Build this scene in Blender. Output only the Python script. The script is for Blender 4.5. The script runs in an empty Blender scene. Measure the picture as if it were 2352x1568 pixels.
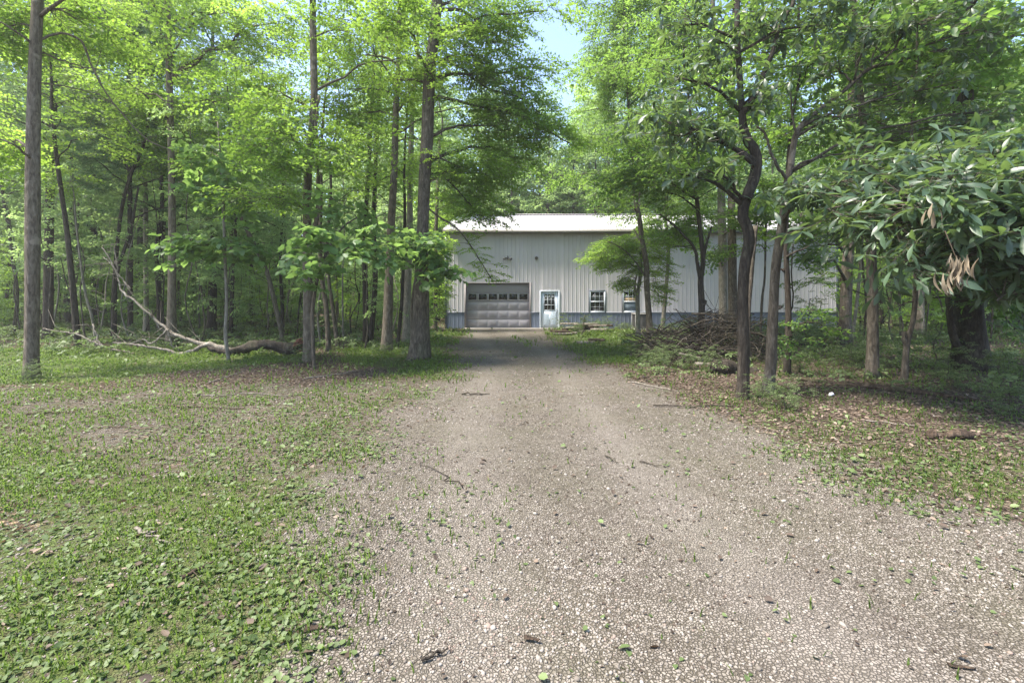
import bpy, math, random
import numpy as np
from math import radians, sin, cos, pi
rng = np.random.default_rng(7)
random.seed(7)
sc = bpy.context.scene
COL = sc.collection

# ------------------------------------------------------------------ camera, light, exposure
H0 = 1.6                                   # eye height
cd = bpy.data.cameras.new("camera"); cam = bpy.data.objects.new("camera", cd); COL.objects.link(cam)
cam.location = (0, 0, H0); cam.rotation_euler = (radians(90), 0, 0)
cd.sensor_width = 36; cd.lens = 16.0; cd.shift_y = -95/2352; cd.clip_end = 3000; cd.clip_start = .05
sc.camera = cam
SUN_AZ, SUN_EL = radians(-106), radians(62)     # azimuth measured from +Y towards +X
wd = bpy.data.worlds.new("World"); sc.world = wd; wd.use_nodes = True
nt = wd.node_tree
sky = nt.nodes.new("ShaderNodeTexSky"); sky.sky_type = 'NISHITA'; sky.sun_disc = False
sky.sun_elevation = SUN_EL; sky.sun_rotation = SUN_AZ; sky.air_density = 1.0; sky.dust_density = 1.2; sky.ozone_density = 2.0
nt.links.new(sky.outputs[0], nt.nodes["Background"].inputs[0]); nt.nodes["Background"].inputs[1].default_value = 0.15
sd = bpy.data.lights.new("sun", 'SUN'); sd.energy = 4.5; sd.angle = radians(12); sd.color = (1, .95, .86)
sun = bpy.data.objects.new("sun", sd); COL.objects.link(sun)
from mathutils import Vector, Matrix
sdir = Vector((sin(SUN_AZ)*cos(SUN_EL), cos(SUN_AZ)*cos(SUN_EL), sin(SUN_EL)))
sun.rotation_euler = sdir.to_track_quat('Z', 'Y').to_euler(); sun.location = sdir*60
sc.view_settings.view_transform = 'Standard'; sc.view_settings.look = 'None'
sc.view_settings.exposure = 1.75; sc.view_settings.gamma = 1
sc.view_settings.use_white_balance = True; sc.view_settings.white_balance_temperature = 6700; sc.view_settings.white_balance_tint = 12
sc.cycles.use_denoising = True
sc.cycles.max_bounces = 10; sc.cycles.diffuse_bounces = 6; sc.cycles.glossy_bounces = 2
sc.cycles.transmission_bounces = 5; sc.cycles.transparent_max_bounces = 6
sc.cycles.caustics_reflective = False; sc.cycles.caustics_refractive = False
sc.cycles.sample_clamp_indirect = 6

# ------------------------------------------------------------------ photo pixel (2352 wide) at a distance -> world
F, CU, CV = 1045.0, 1176.0, 689.0
def W(u, v, D): return np.array([(u-CU)/F*D, D, H0+(CV-v)/F*D])
def DB(v): return H0*F/(v-CV)
def proj(P):
    P = np.asarray(P); y = np.maximum(P[..., 1], 1.45)
    return CU+F*P[..., 0]/y, CV-F*(P[..., 2]-H0)/y
def gz(x, y):
    x = np.asarray(x, float); y = np.asarray(y, float)
    z = .018*np.sin(x*1.3+.4)*np.cos(y*.9)+.012*np.sin(x*2.9+y*1.7)
    bank = np.clip((x-2.0-.12*y)/2.0, 0, 1)*.06*np.clip((24-y)/6, 0, 1)
    far = np.clip((y-21)/3, 0, 1)
    return z*(1-far)*.9+bank

# ------------------------------------------------------------------ helpers
def tag(o, label=None, cat=None, group=None, kind=None):
    if label: o['label'] = label
    if cat: o['category'] = cat
    if group: o['group'] = group
    if kind: o['kind'] = kind
    return o
def empty(name, loc=(0, 0, 0), rz=0):
    o = bpy.data.objects.new(name, None); COL.objects.link(o); o.location = loc; o.rotation_euler = (0, 0, rz)
    o.empty_display_size = .2
    return o
def link(name, me, parent=None, loc=None):
    o = bpy.data.objects.new(name, me); COL.objects.link(o)
    if parent is not None: o.parent = parent
    if loc is not None: o.location = loc
    return o
def np_mesh(name, V, faces, mats, matidx=None, tone=None, smooth=False):
    """faces: list of (n,k) index arrays"""
    me = bpy.data.meshes.new(name)
    V = np.ascontiguousarray(V, dtype=np.float32)
    faces = [f for f in faces if len(f)]
    me.vertices.add(len(V)); me.vertices.foreach_set('co', V.ravel())
    nl = sum(f.size for f in faces); nf = sum(len(f) for f in faces)
    me.loops.add(nl); me.polygons.add(nf)
    me.loops.foreach_set('vertex_index', np.concatenate([f.ravel() for f in faces]).astype(np.int32))
    tot = np.concatenate([np.full(len(f), f.shape[1]) for f in faces])
    st = np.concatenate([[0], np.cumsum(tot)[:-1]]).astype(np.int32)
    me.polygons.foreach_set('loop_start', st)
    for m in mats: me.materials.append(m)
    if matidx is not None: me.polygons.foreach_set('material_index', np.asarray(matidx, dtype=np.int32))
    if smooth: me.polygons.foreach_set('use_smooth', np.ones(nf, dtype=bool))
    if tone is not None:
        a = me.attributes.new('tone', 'FLOAT', 'FACE'); a.data.foreach_set('value', np.asarray(tone, dtype=np.float32))
    me.update(); me.validate()
    return me

class MB:
    """collects geometry of mixed shapes into one mesh"""
    def __init__(s): s.V = []; s.F = {}; s.n = 0; s.order = []
    def add(s, V, Fc, mat=0, tone=None):
        V = np.asarray(V, float); Fc = np.asarray(Fc)
        s.V.append(V); t = np.full(len(Fc), .5) if tone is None else np.broadcast_to(tone, (len(Fc),))
        s.F.setdefault(Fc.shape[1], []).append((Fc+s.n, np.full(len(Fc), mat), t)); s.n += len(V)
    def box(s, x0, x1, y0, y1, z0, z1, mat=0, tone=None):
        V = [(x, y, z) for z in (z0, z1) for y in (y0, y1) for x in (x0, x1)]
        s.add(V, [(0, 2, 3, 1), (4, 5, 7, 6), (0, 1, 5, 4), (2, 6, 7, 3), (0, 4, 6, 2), (1, 3, 7, 5)], mat, tone)
    def tube(s, P, R, k=8, mat=0, cap=True, lump=0, tone=None, seed=0):
        P = np.asarray(P, float); n = len(P); R = np.broadcast_to(np.asarray(R, float), (n,))
        T = np.gradient(P, axis=0); T /= np.linalg.norm(T, axis=1)[:, None]+1e-9
        up = np.array([1., 0, 0]) if abs(T[:, 0]).mean() < .8 else np.array([0, 0, 1.])
        A = np.cross(T, up); A /= np.linalg.norm(A, axis=1)[:, None]+1e-9; B = np.cross(T, A)
        th = np.arange(k)/k*2*pi
        rr = R[:, None]*np.ones((1, k))
        if lump:
            g = np.random.default_rng(seed+n); ph = g.uniform(0, 6.28, 4); L = np.linspace(0, n/3., n)[:, None]
            rr = rr*(1+lump*(np.sin(2*th+ph[0]+L)+.6*np.sin(3*th+ph[1]-1.3*L)+.5*np.sin(5*th+ph[2]+.5*L)))
        V = P[:, None, :]+rr[..., None]*(np.cos(th)[None, :, None]*A[:, None]+np.sin(th)[None, :, None]*B[:, None])
        V = V.reshape(-1, 3)
        i = np.arange(n-1)[:, None]*k; j = np.arange(k)[None]; j2 = (j+1) % k
        Q = np.stack([i+j, i+j2, i+k+j2, i+k+j], -1).reshape(-1, 4)
        m0 = s.n
        s.add(V, Q, mat, tone)
        if cap:
            s.F.setdefault(k, []).append((np.array([np.arange(k)[::-1]+m0, np.arange(k)+m0+(n-1)*k]), np.full(2, mat), np.full(2, .5 if tone is None else tone)))
    def mesh(s, name, mats, smooth=False):
        ks = sorted(s.F); fs = []; mi = []; to = []
        for k in ks:
            for f, m, t in s.F[k]: fs.append(f); mi.append(m); to.append(t)
        return np_mesh(name, np.concatenate(s.V), fs, mats, np.concatenate(mi), np.concatenate(to), smooth)
    def build(s, name, mats, parent=None, smooth=False):
        if not isinstance(mats, (list, tuple)): mats = [mats]
        return link(name, s.mesh(name, mats, smooth), parent)
def bevel(o, w=.006, seg=2):
    m = o.modifiers.new('b', 'BEVEL'); m.width = w; m.segments = seg; m.limit_method = 'ANGLE'; m.angle_limit = radians(50)
    return o

# ------------------------------------------------------------------ materials
def mat_base(name):
    m = bpy.data.materials.new(name); m.use_nodes = True
    n = m.node_tree.nodes; l = m.node_tree.links
    return m, n, l, n['Principled BSDF']
def ramp(n, pts):
    r = n.new('ShaderNodeValToRGB'); e = r.color_ramp.elements
    while len(e) < len(pts): e.new(.5)
    for k, (p, c) in enumerate(pts): e[k].position = p; e[k].color = (*c, 1)
    return r
def noise(n, l, scale, detail=4, rough=.55, vec=None, dist=0):
    t = n.new('ShaderNodeTexNoise'); t.inputs['Scale'].default_value = scale; t.inputs['Detail'].default_value = detail
    t.inputs['Roughness'].default_value = rough; t.inputs['Distortion'].default_value = dist
    if vec is not None: l.new(vec, t.inputs['Vector'])
    return t
def mixc(n, l, fac, a, b, mode='MIX'):
    m = n.new('ShaderNodeMix'); m.data_type = 'RGBA'; m.blend_type = mode
    for s, x in ((m.inputs[0], fac), (m.inputs[6], a), (m.inputs[7], b)):
        if isinstance(x, (int, float)): s.default_value = x
        elif isinstance(x, tuple): s.default_value = (*x, 1)
        else: l.new(x, s)
    return m.outputs[2]
def math_(n, l, op, a, b=None, clamp=False):
    m = n.new('ShaderNodeMath'); m.operation = op; m.use_clamp = clamp
    for s, x in ((m.inputs[0], a), (m.inputs[1], b)):
        if x is None: continue
        if isinstance(x, (int, float)): s.default_value = x
        else: l.new(x, s)
    return m.outputs[0]
def pos(n, l, scale=(1, 1, 1), kind='Object'):
    tc = n.new('ShaderNodeTexCoord'); mp = n.new('ShaderNodeMapping'); mp.inputs['Scale'].default_value = scale
    l.new(tc.outputs[kind], mp.inputs[0]); return mp.outputs[0]
def leaf_mat(name, dark, mid, light, trans, rough=.5, spec=.35, tw=.45):
    m, n, l, b = mat_base(name)
    at = n.new('ShaderNodeAttribute'); at.attribute_name = 'tone'
    r = ramp(n, [(0, dark), (.5, mid), (1, light)]); l.new(at.outputs['Fac'], r.inputs[0])
    l.new(r.outputs[0], b.inputs['Base Color']); b.inputs['Roughness'].default_value = rough
    b.inputs['Specular IOR Level'].default_value = spec
    r2 = ramp(n, [(0, tuple(x*.75 for x in trans)), (1, trans)]); l.new(at.outputs['Fac'], r2.inputs[0])
    t = n.new('ShaderNodeBsdfTranslucent'); l.new(r2.outputs[0], t.inputs[0])
    mx = n.new('ShaderNodeMixShader'); mx.inputs[0].default_value = tw
    l.new(b.outputs[0], mx.inputs[1]); l.new(t.outputs[0], mx.inputs[2])
    l.new(mx.outputs[0], n['Material Output'].inputs[0]); return m
L_MAPLE = leaf_mat('maple_leaf', (.055, .11, .02), (.09, .165, .03), (.135, .22, .045), (.42, .66, .09), tw=.52)
L_DARK = leaf_mat('oak_leaf', (.022, .06, .014), (.038, .095, .02), (.07, .14, .035), (.32, .54, .09), tw=.48)
L_FAR = leaf_mat('woodland_leaf', (.07, .115, .05), (.105, .17, .07), (.15, .235, .10), (.46, .66, .22), tw=.52)
L_BROAD = leaf_mat('broad_leaf', (.05, .10, .035), (.075, .145, .05), (.11, .20, .07), (.32, .52, .12), rough=.45)
L_MAG = leaf_mat('magnolia_leaf', (.03, .058, .034), (.05, .088, .05), (.08, .13, .07), (.24, .38, .09), rough=.42, spec=.6, tw=.3)
L_PINE = leaf_mat('pine_needle', (.03, .08, .03), (.05, .12, .045), (.08, .17, .06), (.2, .36, .12), tw=.35)
L_WEED = leaf_mat('weed_leaf', (.05, .075, .025), (.085, .125, .045), (.15, .20, .08), (.20, .32, .08), rough=.55, tw=.3)
L_GRASS = leaf_mat('grass_blade', (.05, .08, .02), (.085, .135, .028), (.16, .20, .07), (.24, .38, .06), tw=.4)
L_DRY = leaf_mat('dry_leaf', (.045, .033, .025), (.095, .07, .052), (.24, .185, .14), (.25, .15, .08), rough=.7, tw=.15)
L_HANG = leaf_mat('hanging_dead_leaf', (.13, .10, .065), (.21, .17, .115), (.29, .24, .17), (.3, .2, .12), rough=.75, tw=.25)

def bark_mat(name, c0, c1, c2, moss=.15, scale=1, deep=1):
    m, n, l, b = mat_base(name)
    v = pos(n, l, (22*scale, 22*scale, 5.5*scale)); t = noise(n, l, 1.0, 6, .65, v, .6)
    v2 = pos(n, l, (1.4, 1.4, .6)); t2 = noise(n, l, 1.6, 3, .5, v2)
    r = ramp(n, [(.32, c0), (.52, c1), (.72, c2)]); l.new(t.outputs[0], r.inputs[0])
    mr = ramp(n, [(.55, (0, 0, 0)), (.75, (1, 1, 1))]); l.new(t2.outputs[0], mr.inputs[0])
    col = mixc(n, l, math_(n, l, 'MULTIPLY', mr.outputs[0], moss), r.outputs[0], (.07, .10, .03))
    t3 = noise(n, l, 3.1, 3, .5, pos(n, l, (1, 1, 1)))
    lr = ramp(n, [(.62, (0, 0, 0)), (.68, (1, 1, 1))]); l.new(t3.outputs[0], lr.inputs[0])
    col = mixc(n, l, math_(n, l, 'MULTIPLY', lr.outputs[0], .45), col, tuple(min(1, x*1.5) for x in c2))
    l.new(col, b.inputs['Base Color']); b.inputs['Roughness'].default_value = .9; b.inputs['Specular IOR Level'].default_value = .2
    bp = n.new('ShaderNodeBump'); bp.inputs['Strength'].default_value = .9*deep; bp.inputs['Distance'].default_value = .045
    l.new(t.outputs[0], bp.inputs['Height']); l.new(bp.outputs[0], b.inputs['Normal']); return m
B_GREY = bark_mat('grey_bark', (.055, .044, .032), (.145, .12, .09), (.25, .215, .17), .3)
B_BROWN = bark_mat('brown_bark', (.035, .028, .021), (.095, .08, .062), (.18, .155, .125), .3)
B_DARK = bark_mat('dark_bark', (.018, .014, .011), (.045, .037, .029), (.09, .076, .058), .25)
B_PALE = bark_mat('pale_bark', (.10, .09, .07), (.20, .18, .145), (.30, .27, .23), .2)
B_DEAD = bark_mat('weathered_wood', (.09, .075, .06), (.20, .175, .145), (.33, .30, .26), .15)
B_ROT = bark_mat('rotten_wood', (.02, .014, .01), (.06, .042, .03), (.15, .11, .075), .35)
m, n, l, b = mat_base('twig_bark'); b.inputs['Base Color'].default_value = (.07, .055, .04, 1); b.inputs['Roughness'].default_value = .85; TWIG = m
m, n, l, b = mat_base('red_rot'); b.inputs['Base Color'].default_value = (.12, .045, .025, 1); b.inputs['Roughness'].default_value = .9; REDROT = m

# ------------------------------------------------------------------ leaf stamps
def rotm(yaw, pitch, roll):
    cy, sy, cp, sp, cr, sr = np.cos(yaw), np.sin(yaw), np.cos(pitch), np.sin(pitch), np.cos(roll), np.sin(roll)
    z = np.zeros_like(cy); o = z+1
    Rz = np.stack([cy, -sy, z, sy, cy, z, z, z, o], -1).reshape(-1, 3, 3)
    Ry = np.stack([cp, z, sp, z, o, z, -sp, z, cp], -1).reshape(-1, 3, 3)      # +pitch tips +X downward
    Rx = np.stack([o, z, z, z, cr, -sr, z, sr, cr], -1).reshape(-1, 3, 3)
    return Rz@Ry@Rx
KITE = np.array([(0, 0, 0), (.45, .36, .07), (1, 0, -.05), (.45, -.36, .07)]); KF = np.array([(0, 1, 2, 3)])
OVAL = np.array([(0, 0, 0), (.25, .27, .06), (.65, .27, .04), (1, 0, -.10), (.65, -.27, .04), (.25, -.27, .06), ]); OF = np.array([(0, 3, 2, 1), (0, 5, 4, 3)])
HEART = np.array([(0, 0, 0), (.02, .34, .07), (.45, .42, .05), (1, 0, -.14), (.45, -.42, .05), (.02, -.34, .07)])
def obov(n=5, w=.2, curve=.25):
    V = []; Fc = []
    xs = np.linspace(0, 1, n); prof = [.02, .10, .17, .15, .0][:n] if n == 5 else [.02, .045, .09, .125, .13, .08, 0]
    for x, p in zip(xs, prof):
        z = .10*x-curve*x*x
        V += [(x, p*w/.2, z+.25*p), (x, 0, z), (x, -p*w/.2, z+.25*p)]
    for k in range(n-1):
        a = k*3; Fc += [(a, a+3, a+4, a+1), (a+1, a+4, a+5, a+2)]
    return np.array(V), np.array(Fc)
OBO, OBF = obov(7)
OB5, OB5F = obov(5)
def leaves(P, yaw, pitch, roll, size, shape=KITE, SF=KF, g=rng):
    R = rotm(yaw, pitch, roll); n = len(P)
    V = np.einsum('nij,mj->nmi', R, shape)*size[:, None, None]+P[:, None]
    Fc = (SF[None]+(np.arange(n)*len(shape))[:, None, None]).reshape(-1, SF.shape[1])
    return V.reshape(-1, 3), Fc, np.repeat(g.uniform(-.5, .5, n), len(SF))
def strip_tube(P0, P1, r):   # thin three-sided twig
    P0 = np.asarray(P0, float); P1 = np.asarray(P1, float); d = P1-P0; d /= np.linalg.norm(d)+1e-9
    a = np.cross(d, (0, 0, 1)); a /= np.linalg.norm(a)+1e-6; b_ = np.cross(d, a)
    ring = [a*cos(t)+b_*sin(t) for t in (0, 2.09, 4.19)]
    V = [P0+q*r for q in ring]+[P1+q*r*.5 for q in ring]
    return np.array(V), np.array([(0, 1, 4, 3), (1, 2, 5, 4), (2, 0, 3, 5)])
class Tpl: pass
def finish(Vs, Fs, Ms, Ts):
    t = Tpl(); o = 0; FF = []
    for V, Fc in zip(Vs, Fs): FF.append(Fc+o); o += len(V)
    t.V = np.concatenate(Vs); t.F = np.concatenate(FF); t.M = np.concatenate(Ms); t.T = np.concatenate(Ts); return t
def spray_tpl(seed, nside=6, lsz=.11, shape=KITE, SF=KF, gap=.8, tilt=.45, droop=.12, stem=.006, wide=.5, twigs=True):
    g = np.random.default_rng(seed); Vs, Fs, Ms, Ts = [], [], [], []
    P = []; Y = []
    def run(p0, yaw, length, r):
        d = np.array([cos(yaw), sin(yaw), 0.])
        k = max(2, int(length/(lsz*gap)))
        for i in range(k):
            t = (i+.6)/k; q = p0+d*length*t; q = q+np.array([0, 0, -droop*(np.linalg.norm(q[:2])**2)+g.normal(0, .015)])
            P.append(q); Y.append(yaw+(1 if i % 2 else -1)*g.uniform(.5, 1.1))
        P.append(p0+d*length+np.array([0, 0, -droop*(np.linalg.norm((p0+d*length)[:2])**2)])); Y.append(yaw+g.normal(0, .2))
        if twigs:
            V, Fc = strip_tube(p0, P[-1], r); Vs.append(V); Fs.append(Fc); Ms.append(np.ones(len(Fc), int)); Ts.append(np.zeros(len(Fc)))
    run(np.zeros(3), 0, 1.0, stem)
    for i in range(nside):
        t = .12+.8*i/nside
        for sgn in (1, -1):
            if g.random() < .12: continue
            p = np.array([t+g.uniform(-.04, .04), 0, -droop*t*t+g.normal(0, .02)])
            run(p, sgn*g.uniform(.6, 1.1), wide*(1-.65*t)*g.uniform(.7, 1.15), stem*.6)
    P = np.array(P); Y = np.array(Y); n = len(P)
    V, Fc, T = leaves(P, Y, g.normal(.18, tilt, n), g.normal(0, tilt, n), lsz*g.uniform(.7, 1.25, n), shape, SF, g)
    Vs.append(V); Fs.append(Fc); Ms.append(np.zeros(len(Fc), int)); Ts.append(T)
    return finish(Vs, Fs, Ms, Ts)
def whorl_tpl(seed, n=8, L=.28, shape=None, SF=None, stem=.3):
    g = np.random.default_rng(seed); shape = OBO if shape is None else shape; SF = OBF if SF is None else SF
    yaw = np.arange(n)/n*2*pi+g.normal(0, .18, n)
    P = np.stack([.015*np.cos(yaw), .015*np.sin(yaw), g.uniform(-.02, .02, n)], -1)
    V, Fc, T = leaves(P, yaw, g.normal(.32, .42, n), g.normal(0, .5, n), L*g.uniform(.5, 1.2, n), shape, SF, g)
    sv, sf = strip_tube((-stem, 0, -stem*.45), (0, 0, 0), .006)
    return finish([V, sv], [Fc, sf], [np.zeros(len(Fc), int), np.ones(3, int)], [T, np.zeros(3)])
def needle_tpl(seed, lsz=.16):
    g = np.random.default_rng(seed); n = 110
    t = g.uniform(.05, 1, n); side = g.normal(0, .16, n)*(1.1-t)
    P = np.stack([t, side, -.05*t+g.normal(0, .02, n)], -1)
    NE = np.array([(0, 0, 0), (.5, .07, 0), (1, 0, -.03), (.5, -.07, 0)])
    V, Fc, T = leaves(P, g.uniform(-1.2, 1.2, n), g.normal(0, .5, n), g.uniform(0, 3, n), lsz*g.uniform(.7, 1.2, n), NE, KF, g)
    sv, sf = strip_tube((0, 0, 0), (1, 0, -.05), .006)
    return finish([V, sv], [Fc, sf], [np.zeros(len(Fc), int), np.ones(3, int)], [T, np.zeros(3)])
def stamp(mb, tpls, P, yaw, pitch, roll, scale, tone=None, tamp=.35, g=rng):
    """adds random templates at the places P"""
    P = np.asarray(P, float); n = len(P)
    if n == 0: return
    tone = np.full(n, .5) if tone is None else tone
    pick = g.integers(0, len(tpls), n)
    for k, t in enumerate(tpls):
        i = np.nonzero(pick == k)[0]
        if not len(i): continue
        R = rotm(yaw[i], pitch[i], roll[i])
        V = np.einsum('nij,mj->nmi', R, t.V)*scale[i, None, None]+P[i, None]
        Fc = (t.F[None]+(np.arange(len(i))*len(t.V))[:, None, None]).reshape(-1, 4)
        T = np.clip(tone[i, None]+g.normal(0, .12, (len(i), 1))+t.T[None]*tamp*2, 0, 1).ravel()
        mb.V.append(V.reshape(-1, 3)); mb.F.setdefault(4, []).append((Fc+mb.n, np.tile(t.M, len(i)), T)); mb.n += V.shape[0]*V.shape[1]
S_MAPLE = [spray_tpl(s, 6, .105) for s in range(5)]
S_FINE = [spray_tpl(s+20, 6, .075, gap=.9) for s in range(4)]
S_OVAL = [spray_tpl(s+40, 5, .13, OVAL, OF, gap=.85) for s in range(5)]
S_FAR = [spray_tpl(s+60, 5, .15, gap=.95, twigs=False, tilt=.6) for s in range(5)]
S_VFAR = [spray_tpl(s+80, 3, .26, gap=1.0, twigs=False, tilt=.8, wide=.6) for s in range(4)]
S_BROAD = [spray_tpl(s+100, 3, .20, HEART, OF, gap=.8, tilt=.35) for s in range(4)]
S_PINE = [needle_tpl(s) for s in range(3)]
S_WH = [whorl_tpl(s, 7+s % 3, .30) for s in range(6)]
S_MSP = [spray_tpl(s+140, 3, .32, OBO, OBF, gap=.62, tilt=.5, wide=.42, droop=.25) for s in range(4)]
S_WHS = [whorl_tpl(s+9, 7+s % 3, .20, OB5, OB5F, .2) for s in range(5)]

# ------------------------------------------------------------------ where nothing may hang: the open sky and the clear part of the front
def inpoly(u, v, poly):
    poly = np.asarray(poly, float); c = np.zeros(np.shape(u), bool); j = len(poly)-1
    for i in range(len(poly)):
        xi, yi = poly[i]; xj, yj = poly[j]
        c ^= ((yi > v) != (yj > v)) & (u < (xj-xi)*(v-yi)/(yj-yi+1e-9)+xi); j = i
    return c
OPENINGS = [  # (polygon, share removed)
    ([(1215, -10), (1322, -10), (1326, 60), (1305, 120), (1290, 200), (1250, 212), (1224, 190), (1236, 90)], .93),
    ([(1035, 500), (1330, 497), (1375, 520), (1395, 545), (1330, 590), (1330, 650), (1440, 665), (1470, 765), (1030, 765)], 1.0),
    ([(1120, 497), (1340, 497), (1400, 480), (1400, 460), (1100, 460)], .7),
    ([(1240, -10), (1300, -10), (1340, 200), (1450, 330), (1400, 470), (1330, 460), (1280, 300)], .0),
]
def prune(P, g, extra=None):
    u, v = proj(P); keep = np.ones(len(P), bool); r = g.random(len(P))
    for poly, share in OPENINGS+(extra or []):
        keep &= ~(inpoly(u, v, poly) & (r < share))
    return keep

# ------------------------------------------------------------------ tree growing
def smooth_line(P, n):
    P = np.asarray(P, float); d = np.concatenate([[0], np.cumsum(np.linalg.norm(np.diff(P[:, :3], axis=0), axis=1))])
    t = np.linspace(0, d[-1], n); k = len(P)
    # Catmull-Rom through the points
    out = np.empty((n, P.shape[1]))
    for i, tt in enumerate(t):
        s = min(max(np.searchsorted(d, tt)-1, 0), k-2); f = (tt-d[s])/(d[s+1]-d[s]+1e-9)
        p0, p1, p2, p3 = P[max(s-1, 0)], P[s], P[s+1], P[min(s+2, k-1)]
        out[i] = .5*((2*p1)+(-p0+p2)*f+(2*p0-5*p1+4*p2-p3)*f*f+(-p0+3*p1-3*p2+p3)*f**3)
    return out
def axis_at(ax, z):
    i = int(np.clip(np.searchsorted(ax[:, 2], z), 1, len(ax)-1)); a, b_ = ax[i-1], ax[i]
    f = np.clip((z-a[2])/(b_[2]-a[2]+1e-9), 0, 1); return a+(b_-a)*f
def bough_to(ax, tip, g, r0=None, rise=.3, wob=.06, n=9):
    """a limb from the stem axis (x,y,z,r) to a place, arching"""
    tip = np.asarray(tip, float); hd = np.hypot(*(tip[:2]-axis_at(ax, tip[2])[:2]))
    s = axis_at(ax, np.clip(tip[2]-rise*hd, ax[0, 2]+.3, ax[-1, 2]))
    r0 = min(s[3]*.55, .012+.011*hd*1.6) if r0 is None else r0
    t = np.linspace(0, 1, n)[:, None]; P = s[:3]*(1-t)+tip*t
    P[:, 2] += (np.sin(t[:, 0]*pi))*hd*.09
    w = g.normal(0, wob*hd/3, (n, 3)); w[0] = 0; w[-1] = 0; P += w*np.sin(t*pi)
    R = r0*(1-.85*t[:, 0])+.003
    return P, R
def foliate(mb, line, tpls, g, n, spread=.6, flat=.35, scale=(.6, 1.1), start=.3, tone=.5, pitch=.15, extra=None, twig_mb=None, every=3, keepall=False):
    """hangs sprays round the outer part of a limb"""
    L = len(line); t = start+(1-start)*g.random(n)**.8; i = np.clip(t*(L-1), 0, L-1.001); a = i.astype(int); f = (i-a)[:, None]
    C = line[a]*(1-f)+line[a+1]*f
    off = np.stack([g.normal(0, spread, n), g.normal(0, spread, n), g.normal(0, spread*flat, n)], -1)
    d = line[-1]-line[0]; base = math.atan2(d[1], d[0]); 
    yaw = np.where(g.random(n) < .6, np.arctan2(off[:, 1], off[:, 0]), base+g.normal(0, .7, n))
    P = C+off; k = prune(P, g, extra) if not keepall else np.ones(n, bool)
    sc_ = g.uniform(*scale, n)
    # every spray sits at the end of a short shoot from the limb
    if twig_mb is not None:
        for q in np.nonzero(k)[0][::every]:
            V, Fc = strip_tube(C[q], P[q], .007); twig_mb.add(V, Fc, 0)
    stamp(mb, tpls, P[k], yaw[k], g.normal(pitch, .22, k.sum()), g.normal(0, .22, k.sum()), sc_[k], np.full(k.sum(), tone)+g.normal(0, .08), g=g)

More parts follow.
